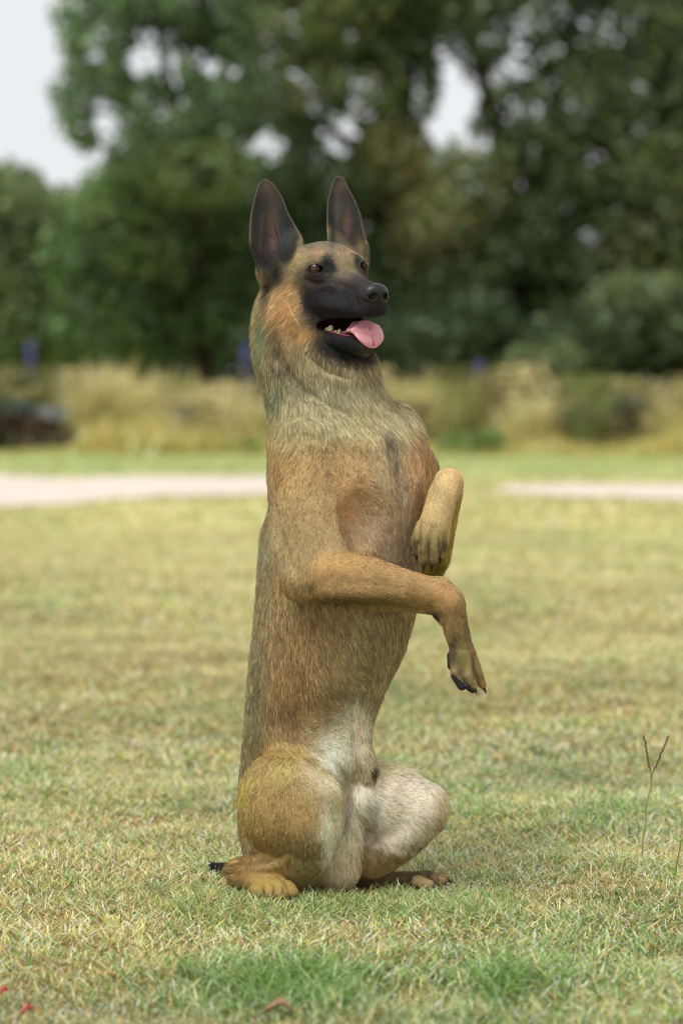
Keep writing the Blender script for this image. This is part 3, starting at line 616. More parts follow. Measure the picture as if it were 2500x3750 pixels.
# --- ears: thin cupped shells
EARS = []
def ear(rws, w0, cup, tilt, th=4.0):
    rws = np.array(rws, float); EARS.append(rws)
    def fn(x, y, z):
        oy = 941-(z-CAM_H)/(KP*y); ox = 784+x/(KP*y); w = (y-DOG_Y)/U
        l = np.interp(oy, rws[:, 0], rws[:, 1]); r = np.interp(oy, rws[:, 0], rws[:, 2]); wc = np.interp(oy, rws[:, 0], rws[:, 3])
        c = (l+r)/2; hw = (r-l)/2+1e-3; sd = (ox-c)/hw
        s2 = np.clip(sd, -1.3, 1.3)
        wt_ = w0+wc-cup*hw/50*s2*s2+tilt*(ox-c)
        t = th*np.clip(.8+.35*(oy-rws[0, 0])/120, .7, 1.3)
        hl = np.clip((sd+1)/2, 0, 1)
        dp = (np.abs(w-wt_)*.75-t)*U; do = (np.abs(sd)-1)*hw*U*.9; dt = (rws[0, 0]-oy)*U
        do = np.maximum(do, dt); e = 3*U
        hh = np.clip(.5+.5*(dp-do)/e, 0, 1); d = do+(dp-do)*hh+e*hh*(1-hh)
        return np.maximum(d, (oy-rws[-1, 0])*U)
    lo = P(rws[:, 1].min()-6, rws[-1, 0], -140); hi = P(rws[:, 2].max()+6, rws[0, 0], 220)
    D.put(fn, np.minimum(lo, hi)-.004, np.maximum(lo, hi)+.004, 5*U)
ear([(411, 606, 610, 4), (414, 599, 618, 4), (420, 595, 626, 4), (430, 591, 635, 3), (457, 584, 650, 0), (493, 575, 664, -4), (524, 573, 682, -8), (547, 572, 692, -12), (576, 575, 692, -16), (600, 590, 680, -22), (625, 600, 670, -26), (650, 606, 650, -26)], 22, 26, .25)
ear([(404, 778, 783, 4), (408, 771, 790, 4), (415, 765, 793, 4), (430, 759, 799, 3), (461, 752, 816, 0), (493, 750, 828, -4), (524, 750, 834, -8), (551, 752, 842, -12), (582, 758, 848, -16), (605, 770, 846, -20)], 88, 24, .35)
HE(-128, -74, -2, (40, 28, 48), 20); HE(-120, 74, 8, (36, 28, 40), 16)
E(618, 622, 8, (30, 30, 40), None, 26); E(668, 574, 2, (22, 26, 30), None, 26)
# near ear's folded outer edge
C([(578, 548, -14, 6), (580, 566, -20, 8), (590, 586, -18, 9), (604, 610, -12, 12)], 8)
C([(843, 562, 64, 3), (846, 580, 58, 4), (842, 600, 50, 6)], 8)
# --- surface details, placed on the skin: creases and ridges
def onskin(pts, r, k=8, op='cut', lift=0.0):
    q = []
    n = len(pts)
    for i, (ox, oy) in enumerate(pts):
        e = 1.0 if 0 < i < n-1 else .35
        q.append((ox, oy, D.surf(ox, oy)-lift-(0 if e == 1 or op == 'add' else r*.5), r*e))
    D.chain([(P(*p[:3]), p[3]*U) for p in q], k*U, op)
onskin([(628, 770), (640, 820), (668, 870), (705, 905)], 13, 12, 'cut', 2)
onskin([(712, 905), (760, 935), (810, 955)], 6, 16, 'cut', 0)
onskin([(650, 985), (700, 985), (760, 995), (810, 1018), (856, 1040)], 16, 22, 'add', -8)
onskin([(884, 1000), (902, 1040), (914, 1090), (926, 1150)], 13, 12, 'cut', 2)
onskin([(880, 905), (905, 940), (950, 990)], 8, 14, 'cut', 2)
onskin([(786, 1130), (790, 1180), (800, 1225), (815, 1250)], 15, 12, 'cut', 3)
onskin([(640, 1180), (650, 1250), (668, 1310)], 12, 11, 'cut', 2)
onskin([(690, 1730), (730, 1752), (765, 1775)], 9, 18, 'cut', 1)
E(786, 1700, D.surf(786, 1700)-52, (62, 62, 100), Bp, 40, 'cut')
onskin([(552, 1984), (610, 1984), (672, 1958)], 10, 7, 'cut', 2)
onskin([(652, 600), (646, 560), (632, 505), (618, 455)], 4, 6, 'add', -1)
onskin([(600, 590), (600, 550), (604, 500)], 4, 6, 'add', -1)
onskin([(626, 600), (624, 545), (618, 490)], 10, 10, 'cut', 6)
onskin([(800, 570), (798, 520), (790, 465)], 4, 6, 'add', -1)
onskin([(664, 1968), (650, 1984), (610, 1996)], 7, 8, 'add', -2)
onskin([(772, 1750), (796, 1800), (798, 1850), (784, 1910), (756, 1960)], 9, 12, 'cut', 0)
E(824, 1205, D.surf(824, 1205)-14, (30, 30, 62), Bc, 30, 'cut')
onskin([(632, 1130), (634, 1210), (646, 1300)], 10, 14, 'cut', 1)
onskin([(705, 815), (745, 850), (800, 868)], 7, 12, 'cut', 0)
onskin([(835, 1880), (815, 1940)], 9, 16, 'cut', 2)
onskin([(752, 640), (780, 652), (812, 668)], 6, 10, 'cut', -1)          # dip above the lip
onskin([(700, 642), (722, 652), (746, 650)], 5, 9, 'cut', -1)           # pouch under the eye
onskin([(816, 658), (812, 680), (822, 700)], 4, 6, 'cut', 0)            # fold beside the nose
onskin([(740, 700), (780, 706), (830, 716)], 9, 12, 'add', -5)          # lip fullness
onskin([(660, 690), (672, 720), (690, 745)], 5, 10, 'cut', 0)           # edge of the cheek
# --- eye openings
eyes = []
for (cx, cy, hw, hh, dw) in [(725, 618, 21.5, 9.2, 12), (835, 611, 11, 9.4, 12)]:
    we = D.surf(cx, cy); eyes.append((cx, cy, we))
    a, b = P(cx, cy, we+1), None
    D.ell(P(cx, cy, we), np.array([hw, 16, hh])*U, None, 3*U, 'cut')
    up, dn = [], []
    for f in np.linspace(-1, 1, 7):
        zz_ = math.sqrt(max(0, 1-f*f))**1.0
        x = cx+f*hw
        wl = D.surf(x+(2 if f < 0 else -2)*0, cy-hh*zz_-4)
        up.append((P(x, cy-(hh+1.0)*zz_, min(wl, we+14)-2), 2.8*U)); 
        wl = D.surf(x, cy+hh*zz_+4)
        dn.append((P(x, cy+(hh+1.0)*zz_, min(wl, we+14)+1), 2.2*U))
    D.chain(up, 3*U); D.chain(dn, 3*U)
DV, DF = D.mesh()
# ------------------------------------------------------------------ coat: colour, hair direction, hair length
def seg_d(p, pts):
    """distance outside a run of capsules given as (ox, oy, w, r)"""
    A = [(P(*q[:3]), q[3]*U) for q in pts]; out = np.full(len(p), 9.0)
    for (a, ra), (b, rb) in zip(A[:-1], A[1:]):
        ab = b-a; t = np.clip((p-a)@ab/max(ab@ab, 1e-9), 0, 1)
        out = np.minimum(out, np.linalg.norm(p-a-t[:, None]*ab, axis=1)-(ra+(rb-ra)*t))
    return out/U
def sstep(x, a, b):
    t = np.clip((x-a)/(b-a), 0, 1); return t*t*(3-2*t)
REG = {
 'nfore': [(672, 1350, -200, 30), (760, 1325, -214, 66), (850, 1334, -228, 58), (1000, 1366, -244, 40), (1034, 1402, -244, 36), (1066, 1512, -240, 40), (1095, 1580, -240, 34)],
 'nshin': [(1040, 1410, -244, 38), (1066, 1512, -240, 42), (1095, 1580, -240, 36)],
 'ffore': [(1000, 1310, 52, 32), (1022, 1200, -30, 36), (1030, 1108, -122, 36), (1006, 1180, -160, 42), (998, 1215, -166, 44), (984, 1290, -180, 34)],
 'fstrip': [(1000, 1310, 52, 34), (1022, 1200, -25, 34), (1034, 1140, -80, 30)],
 'nthigh': [(640, 1800, -90, 96), (690, 1850, -120, 94), (650, 1900, -100, 92), (630, 1960, -100, 56), (570, 2000, -84, 36)],
 'nfoot': [(556, 2006, -80, 40), (598, 2032, -118, 32), (640, 2050, -180, 44)],
 'fthigh': [(860, 1840, -20, 92), (930, 1860, -40, 96), (968, 1864, -58, 70)],
 'ffoot': [(838, 2012, 25, 30), (960, 2024, 0, 30), (1010, 2030, -10, 34)],
 'tail': [(600, 2005, 80, 34), (545, 2010, 130, 26), (490, 1990, 178, 16)],
}
def coat(p):
    """fur colour at surface points: markings, powder stains, mud, plus shade painted into creases and toe gaps"""
    n = len(p); w = (p[:, 1]-DOG_Y)/U; ox = 784+p[:, 0]/(KP*p[:, 1]); oy = 941-(p[:, 2]-CAM_H)/(KP*p[:, 1])
    jx = fbm(p, 28, 3)*9; jy = fbm(p+5, 28, 3)*9; hj = np.random.default_rng(3).normal(0, 1, (n, 3))*(3.5+2.5*(oy > 900))[:, None]; ox_, oy_ = ox+jx, oy+jy
    q = (p-H0)@HB.T/U+hj*1.5; hs_, ht_, hu_ = q[:, 0]+jx*.6, np.abs(q[:, 1])+jy*.5, q[:, 2]+jx*.5
    c = np.empty((n, 3)); c[:] = hue(160, 134, 94)
    reg = {k: 1-sstep(seg_d(p, v), 0, 14) for k, v in REG.items()}
    reg['head'] = 1-sstep(np.maximum(oy-(705+np.clip((ox-600), 0, 200)*.55), 0), 0, 30)
    reg['body'] = (1-reg['nfore'])*(1-reg['ffore'])
    def lay(rgb, x, y, rx, ry, a=1.0, r=None, pw=1.0):
        nonlocal c
        jf = min(1, min(rx, ry)/26); m = a*np.exp(-(((ox+(jx+hj[:, 0])*jf-x)/rx)**2+((oy+(jy+hj[:, 1])*jf-y)/ry)**2)**pw)
        if r is not None: m = m*reg[r]
        c += (np.array(hue(*rgb))-c)*m[:, None]
    def lay3(rgb, s, t, u, rs, rt, ru, a=1.0, pw=2.0):
        nonlocal c
        m = a*np.exp(-(((hs_-s)/rs)**2+((ht_-t)/rt)**2+((hu_-u)/ru)**2)**pw)*(oy < 850)
        c += (np.array(hue(*rgb))-c)*m[:, None]
    def fill(rgb, r, a=1.0):
        nonlocal c
        c += (np.array(hue(*rgb))-c)*(reg[r]*a)[:, None]
    B = 'body'
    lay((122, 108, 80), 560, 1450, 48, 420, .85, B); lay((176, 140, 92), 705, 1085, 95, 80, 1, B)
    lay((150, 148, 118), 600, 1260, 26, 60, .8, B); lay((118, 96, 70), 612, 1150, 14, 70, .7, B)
    lay((158, 148, 116), 740, 900, 165, 75, 1, B); lay((180, 166, 132), 945, 965, 75, 90, 1, B)
    lay((160, 148, 112), 720, 962, 140, 42, .9, B); lay((176, 164, 128), 800, 1000, 60, 28, .8, B)
    lay((150, 134, 100), 760, 880, 60, 30, .6, B); lay((170, 150, 104), 660, 1010, 50, 30, .7, B)
    lay((150, 158, 126), 596, 800, 18, 90, .7, B); lay((104, 132, 116), 604, 765, 12, 30, .5, B); lay((96, 120, 96), 632, 915, 18, 40, .6, B)
    lay((120, 165, 145), 700, 790, 16, 7, .3, B); lay((130, 180, 155), 868, 815, 9, 20, .5, B)
    for x, y in ((628, 770), (640, 815), (656, 850), (678, 880), (702, 902)): lay((88, 80, 62), x, y, 15, 24, .75, B)  # dark neck hairs, with shade painted along the crease
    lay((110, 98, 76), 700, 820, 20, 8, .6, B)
    lay((184, 142, 98), 812, 1130, 50, 95, .85, B); lay((206, 156, 112), 965, 1090, 42, 85, .9, B)
    lay((196, 124, 80), 800, 1180, 18, 45, .4, B); lay((188, 160, 130), 880, 1080, 28, 60, .7, B)
    lay((84, 76, 66), 898, 1018, 14, 26, .85, B); lay((98, 88, 78), 912, 1070, 9, 34, .8, B); lay((92, 84, 74), 925, 1135, 10, 34, .7, B)  # shade of the breastbone crease painted as dark fur
    lay((164, 134, 108), 880, 1230, 80, 70, .9, B); lay((134, 114, 96), 915, 1300, 50, 50, .7, B); lay((196, 168, 150), 935, 1150, 18, 50, .6, B)
    lay((142, 112, 72), 735, 1440, 110, 70, .8, B); lay((156, 138, 98), 870, 1480, 70, 90, .8, B)
    lay((152, 116, 74), 680, 1590, 62, 110, .9, B); lay((112, 86, 54), 668, 1640, 34, 40, .5, B); lay((166, 148, 112), 885, 1560, 40, 70, .7, B)
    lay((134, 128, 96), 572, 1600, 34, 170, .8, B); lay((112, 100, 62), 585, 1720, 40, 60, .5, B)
    lay((116, 100, 66), 820, 1600, 40, 16, .7, B); lay((122, 110, 84), 800, 1640, 26, 40, .5, B)
    lay((176, 148, 106), 728, 1690, 30, 40, .8, B); lay((246, 238, 224), 768, 1735, 44, 60, .95, B); lay((226, 214, 196), 806, 1650, 26, 44, .7, B)
    lay((230, 216, 196), 828, 1690, 26, 70, .85, B); lay((208, 160, 144), 826, 1690, 7, 44, .6, B)
    lay((150, 164, 150), 800, 1785, 16, 55, .45, B); lay((172, 156, 126), 836, 1785, 30, 44, .8, B)
    lay((242, 226, 198), 785, 1945, 42, 110, .95, B); lay((206, 164, 138), 775, 1990, 26, 40, .6, B)
    lay((156, 134, 96), 690, 2000, 50, 30, .9, B)
    R_ = 'nthigh'
    fill((160, 130, 80), R_); lay((184, 172, 106), 700, 1765, 90, 30, .6, R_); lay((206, 196, 150), 752, 1800, 34, 40, .8, R_)
    lay((132, 98, 40), 630, 1740, 60, 20, .5); lay((130, 98, 58), 630, 1950, 90, 30, .7, R_); lay((176, 144, 94), 620, 1860, 60, 34, .7, R_)  # brown at the thigh's bottom is painted crease shading
    lay((188, 136, 88), 722, 1892, 40, 26, .7, R_); lay((230, 200, 160), 772, 1850, 16, 60, .8, R_); lay((188, 180, 70), 560, 1842, 11, 46, .5, R_)
    lay((188, 180, 70), 575, 1800, 22, 12, .35, R_); lay((246, 236, 216), 752, 1925, 13, 56, .9); lay((132, 114, 80), 690, 1968, 44, 34, .85); lay((150, 126, 84), 715, 2010, 26, 30, .6)
    R_ = 'fthigh'
    fill((228, 208, 192), R_); lay((206, 166, 148), 850, 1925, 24, 44, .4, R_); lay((206, 192, 130), 905, 1762, 66, 22, .9, R_)
    lay((216, 188, 176), 910, 1800, 40, 40, .6, R_); lay((182, 148, 96), 1018, 1862, 18, 60, .8, R_); lay((96, 80, 46), 985, 1948, 70, 20, .85); lay((110, 92, 60), 1000, 1905, 34, 22, .5, R_)  # darker band along the thigh's lower edge
    lay((190, 142, 112), 840, 1985, 26, 24, .7); lay((206, 208, 186), 852, 1848, 20, 22, .8); lay((34, 30, 28), 860, 1776, 7, 16, .95, None, 2)
    fill((142, 110, 64), 'nfoot'); lay((178, 150, 66), 620, 2030, 40, 16, .6, 'nfoot')
    lay((78, 62, 40), 592, 2058, 16, 10, .8, 'nfoot'); [lay((70, 54, 30), x, 2050, 3, 16, .8, 'nfoot') for x in (605, 628, 648)]  # thin dark lines: painted shade between the toes
    fill((104, 84, 50), 'ffoot'); lay((66, 54, 36), 950, 2034, 40, 12, .8, 'ffoot'); lay((186, 146, 100), 1015, 2015, 18, 14, .9, 'ffoot'); lay((52, 42, 30), 985, 2010, 7, 16, .8, 'ffoot'); lay((56, 46, 32), 955, 2006, 6, 14, .6, 'ffoot'); lay((60, 48, 34), 1004, 2022, 3, 14, .7, 'ffoot')  # narrow dark stripes paint in the shaded gaps between toes
    R_ = 'nfore'
    fill((160, 124, 80), R_); lay((196, 150, 92), 760, 1290, 60, 26, .7, R_); lay((96, 80, 42), 810, 1380, 130, 17, .85, R_)  # greenish lower edge also carries painted shade of the forearm's underside
    lay((164, 138, 86), 690, 1315, 28, 34, .8, R_); lay((60, 62, 34), 712, 1352, 12, 12, .9, R_); lay((120, 108, 46), 930, 1392, 60, 10, .6, R_)
    lay((186, 138, 90), 1030, 1365, 26, 26, .6, R_)
    R_ = 'nshin'
    lay((104, 88, 48), 1058, 1484, 40, 76, .88, R_); lay((96, 104, 48), 1064, 1515, 14, 34, .6, R_); lay((140, 108, 66), 1088, 1500, 12, 70, .6, R_)
    lay((70, 58, 34), 1036, 1500, 10, 40, .7, R_); lay((36, 33, 26), 1060, 1568, 24, 34, .92, R_); lay((60, 54, 34), 1040, 1500, 10, 40, .8, R_); lay((60, 52, 32), 1085, 1548, 3.5, 30, .8, R_); lay((80, 70, 34), 1066, 1540, 3.5, 26, .7, R_); lay((118, 98, 52), 1102, 1555, 12, 20, .8, R_); lay((50, 44, 30), 1000, 1412, 16, 14, .8)  # mud and pads; the thinnest lines are painted toe-gap shade
    R_ = 'ffore'
    fill((186, 156, 108), R_); lay((214, 172, 122), 1046, 1110, 22, 30, .7, R_); lay((92, 80, 38), 978, 1256, 44, 44, .92, R_)
    lay((60, 50, 28), 948, 1245, 7, 34, .85, R_); lay((40, 34, 22), 984, 1300, 26, 12, .95, R_)
    for x, y in ((965, 1236), (984, 1246), (1007, 1240)): lay((66, 54, 26), x, y+14, 3.5, 26, .85, R_)  # toe grooves deepened by shade painted as dark lines
    lay((50, 42, 26), 1022, 1256, 8, 20, .85, R_)
    fill((176, 148, 62), 'fstrip', .9*1); lay((96, 92, 30), 1006, 1306, 22, 26, .9, 'fstrip')
    c += (np.array(hue(22, 22, 24))-c)*(reg['tail']*sstep(-ox, -572, -548))[:, None]
    # head
    h = reg['head']*(oy < 900); c += (np.array(hue(132, 114, 84))-c)*h[:, None]*.9
    lay((92, 84, 74), 745, 562, 70, 22, .85); lay((104, 92, 76), 670, 585, 24, 30, .5); lay((88, 82, 70), 640, 840, 26, 60, .4, B); lay((104, 98, 80), 800, 900, 60, 22, .35, B); lay((166, 126, 94), 735, 577, 22, 12, .7); lay((168, 126, 98), 812, 578, 16, 14, .7)
    lay((144, 118, 92), 775, 595, 20, 30, .7); lay((164, 138, 98), 680, 600, 26, 34, .7)
    lay((190, 144, 94), 645, 705, 36, 44, .95); lay((212, 172, 124), 618, 700, 12, 34, .7); lay((180, 132, 80), 662, 730, 24, 40, .7); lay((186, 134, 74), 700, 770, 26, 20, .8); lay((168, 128, 80), 668, 665, 20, 20, .7)
    lay((70, 64, 52), 612, 668, 9, 40, .8); lay((170, 160, 116), 590, 690, 10, 40, .6)
    lum = c@np.array([.3, .59, .11]); c = lum[:, None]+(c-lum[:, None])*.93     # fur over fur deepens colours: start paler
    c = c*(.94+.22*sstep(lum, .012, .06))[:, None]*np.array([.945, 1.0, .91])
    lay3((31, 29, 32), 82, 0, -104, 124, 84, 82, 1, 4); lay3((36, 32, 33), 2, 50, -50, 52, 40, 52, .95, 1.8); lay3((50, 45, 45), 92, 0, -46, 92, 60, 28, .92, 2); lay((34, 31, 33), 722, 664, 42, 60, .93, 'head', 2.5); lay((84, 68, 54), 700, 648, 16, 12, .35, 'head'); lay((60, 50, 44), 738, 652, 22, 10, .4, 'head'); lay((30, 28, 31), 724, 704, 36, 30, .95, 'head', 3); lay((30, 28, 31), 770, 690, 60, 34, .95, 'head', 4); lay((84, 74, 66), 794, 634, 16, 14, .5)
    lay3((24, 24, 26), 20, 0, -180, 110, 92, 52, 1, 5); lay3((16, 16, 19), -36, 56, -128, 46, 36, 40, 1, 3)
    lay3((20, 20, 23), -4, 54, -2, 36, 26, 18, 1, 3); lay3((22, 34, 40), 14, 36, 22, 18, 15, 14, .95, 2); lay((22, 28, 32), 750, 600, 13, 13, .9, None, 2); lay((20, 24, 27), 763, 616, 12, 15, .9, None, 2); lay((22, 28, 32), 822, 600, 8, 15, .85, None, 2); lay3((26, 48, 54), -40, 76, -8, 18, 18, 7, .6, 1)
    lay3((30, 48, 52), 26, 30, -14, 14, 14, 16, .7, 1); lay((104, 92, 82), 795, 628, 16, 14, .6); lay((52, 46, 44), 735, 660, 26, 12, .4)
    lay((30, 44, 48), 612, 596, 24, 26, .9); lay((46, 46, 42), 635, 628, 18, 26, .8); lay((112, 104, 76), 592, 575, 14, 16, .7); lay((96, 88, 64), 606, 622, 10, 14, .7)
    lay((24, 34, 38), 612, 596, 24, 24, .9, None, 2); lay((36, 36, 34), 636, 626, 16, 28, .85); lay((100, 92, 68), 592, 575, 12, 12, .6); lay((54, 50, 42), 614, 664, 9, 40, .7)
    # ears
    em = np.maximum(sstep(-oy_, -616, -596)*sstep(-(ox_+.5*np.maximum(oy_-540, 0)), -704, -692), sstep(-(oy_-(ox-795)*.9), -575, -540)*(ox > 745)*sstep(w, 5, 35))*.95
    c += (np.array(hue(46, 43, 40))-c)*em[:, None]
    for rws in EARS:
        l_ = np.interp(oy, rws[:, 0], rws[:, 1]); r_ = np.interp(oy, rws[:, 0], rws[:, 2]); sd = np.abs((ox-(l_+r_)/2)/((r_-l_)/2+1))
        c += (np.array(hue(122, 108, 86))-c)*(.6*sstep(sd, .84, .98)*(sd < 1.35)*em*(oy < 560))[:, None]
    E_ = lambda *a: lay(*a)
    lay((94, 72, 65), 622, 540, 17, 42, .9); lay((36, 52, 54), 655, 535, 12, 60, .85); lay((40, 50, 52), 590, 500, 9, 46, .6); lay((92, 80, 64), 612, 428, 26, 20, .7)
    lay((84, 76, 60), 628, 490, 14, 30, .4); lay((100, 78, 68), 800, 515, 12, 34, .8); lay((96, 98, 84), 775, 485, 9, 44, .6); lay((36, 46, 48), 765, 540, 9, 34, .8); lay((40, 48, 50), 814, 500, 8, 36, .6); lay((92, 82, 66), 783, 425, 24, 20, .7); lay((140, 120, 84), 830, 570, 12, 20, .8)
    # mottling of the coat
    v = 1+.16*fbm(p*[1, 1, .45], 55, 3)+.10*vnoise(p, 240)
    return np.clip(c*v[:, None], 0, 1)
# guides: picture position, direction in the picture, hair length (mm); depth taken from the skin
G = [(750, 560, -.3, -.9, 6), (700, 580, -.8, -.3, 7), (800, 590, -.2, -.9, 5), (725, 640, -1, .3, 4), (800, 650, -.7, -.3, 3.5), (850, 690, -.6, .1, 3), (780, 700, -.9, .3, 3.5), (700, 690, -.9, .5, 6),
     (650, 690, -.8, .8, 11), (640, 640, -.7, .8, 9), (660, 750, -.6, .9, 14), (610, 720, -.5, .9, 15), (720, 790, -.5, .8, 12), (790, 800, -.6, .6, 7), (840, 795, -.5, .5, 6),
     (612, 480, -.05, -1, 5), (640, 520, .3, -1, 6), (590, 520, -.3, -1, 6), (785, 470, 0, -1, 5), (810, 530, .3, -1, 6), (765, 530, -.2, -1, 6),
     (590, 800, -.15, 1, 20), (640, 860, .2, 1, 18), (700, 840, .25, 1, 18), (780, 860, .1, 1, 18), (850, 870, .25, 1, 18), (620, 950, -.05, 1, 17), (700, 950, .3, .9, 17), (790, 960, .5, .8, 17), (870, 960, .5, .8, 17), (920, 960, .6, .8, 16), (970, 1030, .4, .9, 15),
     (650, 1060, -.3, 1, 13), (720, 1080, -.2, 1, 12), (640, 1200, 0, 1, 12), (710, 1200, .1, 1, 11), (615, 1260, -.2, 1, 15), (800, 1060, -.35, -.95, 12), (830, 1130, .6, -.6, 14), (850, 1200, .5, .7, 13), (790, 1150, -.5, .4, 10), (880, 1090, .2, 1, 13), (960, 1080, -.1, 1, 12), (930, 1200, -.1, 1, 15), (880, 1270, .1, 1, 16), (930, 1300, 0, 1, 16),
     (600, 1450, 0, 1, 15), (680, 1450, .08, 1, 14), (780, 1450, .3, 1, 15), (860, 1440, .3, 1, 17), (930, 1440, -.1, 1, 18), (600, 1600, 0, 1, 14), (680, 1600, .15, 1, 14), (760, 1560, .6, .9, 16), (820, 1560, .8, .5, 18), (880, 1530, -.3, 1, 19), (860, 1590, -.5, .9, 18), (580, 1750, -.1, 1, 13), (660, 1690, .4, .9, 12), (750, 1680, .6, -.5, 10), (780, 1760, .2, 1, 12), (835, 1690, .1, 1, 12),
     (640, 1780, -.3, .9, 10), (720, 1790, .6, .7, 9), (620, 1860, -.3, 1, 10), (700, 1870, .3, .9, 9), (770, 1860, .3, 1, 9), (640, 1950, -.3, .9, 9), (740, 1940, -.2, 1, 13), (790, 1960, 0, 1, 14), (770, 2020, 0, 1, 14), (700, 2000, .2, .9, 10),
     (840, 1790, .1, 1, 13), (850, 1850, .6, .6, 22), (900, 1790, 1, .1, 10), (900, 1860, 1, .15, 12), (960, 1840, 1, .2, 10), (1015, 1850, .2, 1, 9), (880, 1930, .9, .5, 14), (950, 1940, .3, .9, 12), (850, 1960, .4, .9, 13),
     (580, 2020, .8, .5, 7), (640, 2040, .8, .6, 7), (900, 2015, 1, .1, 8), (980, 2015, 1, .2, 9), (530, 2005, -1, -.2, 30), (500, 1995, -1, -.3, 30),
     (700, 1300, .1, 1, 10), (690, 1345, -.2, 1, 12), (780, 1300, 1, .3, 7), (780, 1360, 1, .15, 9), (880, 1340, 1, .1, 7), (980, 1360, 1, .2, 7), (1035, 1400, .4, 1, 7), (1040, 1470, .3, 1, 11), (1070, 1470, .3, 1, 9), (1060, 1530, .3, 1, 9), (1095, 1540, .3, 1, 9),
     (1040, 1100, 0, 1, 7), (1010, 1160, -.2, 1, 8), (980, 1230, -.2, 1, 11), (1000, 1240, -.1, 1, 10), (1045, 1200, -.2, 1, 9), (1010, 1300, -.3, 1, 13)]
gp, gd, gl = [], [], []
for ox, oy, dx, dy, ln in G:
    wv = D.surf(ox, oy); a = P(ox, oy, wv)
    e = P(ox+dx*30, oy+dy*30, D.surf(ox+dx*30, oy+dy*30)) if abs(D.surf(ox+dx*30, oy+dy*30)-wv) < 40 else P(ox+dx*30, oy+dy*30, wv)
    gp.append(a); gd.append((e-a)/np.linalg.norm(e-a)); gl.append(ln/1000)
for z in np.linspace(P(0, 800)[2], P(0, 2000)[2], 14):    # the back and the far side: straight down
    y0 = DOG_Y
    for x_, y_ in ((-.08, .12), (.02, .16), (.10, .12)): gp.append(np.array([x_, y0+y_, z])); gd.append(np.array([0, 0, -1.])); gl.append(.014)
gp, gd, gl = np.array(gp), np.array(gd), np.array(gl)
def flow(p):
    d = np.zeros((len(p), 3)); L = np.zeros(len(p))
    for i in range(0, len(p), 20000):
        q = p[i:i+20000]; r2 = ((q[:, None, :]-gp[None])**2).sum(2)+2e-4; wg = 1/r2**2
        wg /= wg.sum(1, keepdims=True); d[i:i+20000] = wg@gd; L[i:i+20000] = wg@gl
    return d, L
# vertex normals from the field
def field_normal(p, e=.0016):
    n = np.stack([D.sample(p+np.eye(3)[k]*e)-D.sample(p-np.eye(3)[k]*e) for k in range(3)], 1)
    return n/np.maximum(np.linalg.norm(n, axis=1, keepdims=True), 1e-9)
def bald(p):
    """1 where no hair grows: nose pad, mouth, eyes"""
    q = (p-H0)@HB.T/U; b = np.zeros(len(p), bool)
    b |= ((q[:, 0]-146)/22)**2+(q[:, 1]/34)**2+((q[:, 2]+76)/25)**2 < 1
    for (cx, cy, we), rx in zip(eyes, (21, 12)):
        e = P(cx, cy, we+4); b |= (((p-e)/np.array([rx, 26, 11])/U)**2).sum(1) < 1
    for (a, ra), (c, rc) in zip(MOUTH[:-1], MOUTH[1:]):
        ab = c-a; t = np.clip((p-a)@ab/(ab@ab), 0, 1); r = p-a-t[:, None]*ab
        lat = r@ht; r = r-lat[:, None]*ht
        b |= (np.linalg.norm(r, axis=1)-(ra+(rc-ra)*t) < 1.5*U) & (np.abs(lat) < 44*U)
    for a, ra, c, rc in LIPCUT:
        ab = c-a; t = np.clip((p-a)@ab/(ab@ab), 0, 1); b |= np.linalg.norm(p-a-t[:, None]*ab, axis=1) < (ra+(rc-ra)*t)+1.5*U
    return b
dog = empty('dog', (0.0, DOG_Y, 0.0))
tag(dog, 'fawn dog with black mask and upright ears sitting up on its haunches, tongue out', 'dog')
M_skin = mat('coat_underlayer', rough=.75, spec=.2, attr=True, noise=(420, .18, 3))
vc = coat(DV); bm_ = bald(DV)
inmouth = bm_ & (((DV-H0)@HB.T/U)[:, 2] < -95)
vc[bm_] = hue(26, 23, 24); vc[inmouth] = hue(52, 22, 24)
for _ in range(2):                    # one light smoothing of the voxel steps
    acc = np.zeros_like(DV); cnt = np.zeros(len(DV))
    for i in range(4):
        np.add.at(acc, DF[:, i], DV[DF[:, (i+1) % 4]]); np.add.at(cnt, DF[:, i], 1)
    DV = DV*.5+.5*acc/cnt[:, None]
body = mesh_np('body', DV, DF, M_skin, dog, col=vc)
# hair roots
tri = np.concatenate([DF[:, [0, 1, 2]], DF[:, [0, 2, 3]]])
a, b, c_ = DV[tri[:, 0]], DV[tri[:, 1]], DV[tri[:, 2]]
ar = np.linalg.norm(np.cross(b-a, c_-a), axis=1)
NH = 60000 if DEV else 430000
wgt = ar*np.where(a[:, 2] > P(0, 860)[2], 1.7, 1.0)
ti = rng.choice(len(tri), NH, p=wgt/wgt.sum())
u1, u2 = rng.random(NH), rng.random(NH); f = u1+u2 > 1; u1[f], u2[f] = 1-u1[f], 1-u2[f]
hp = a[ti]+(b-a)[ti]*u1[:, None]+(c_-a)[ti]*u2[:, None]
hp = hp[~bald(hp)]; hp = hp[hp[:, 2] > .004]; NH = len(hp)
hn = field_normal(hp); hd, hl = flow(hp)
hd -= hn*(hd*hn).sum(1, keepdims=True); hd /= np.maximum(np.linalg.norm(hd, axis=1, keepdims=True), 1e-6)
cl = np.stack([fbm(hp+k*3.1, 130, 2) for k in range(3)], 1)        # locks lean together
hd += .22*cl+rng.normal(0, .10, (NH, 3)); hd -= hn*(hd*hn).sum(1, keepdims=True); hd /= np.linalg.norm(hd, axis=1, keepdims=True)
earm = (hp[:, 2] > P(0, 575)[2]) & ((hp[:, 1]-DOG_Y)/U > -45) & ((np.abs((784+hp[:, 0]/(KP*hp[:, 1]))-620) < 66) | ((784+hp[:, 0]/(KP*hp[:, 1])) > 752))
hl = np.where(earm, .0042, hl)
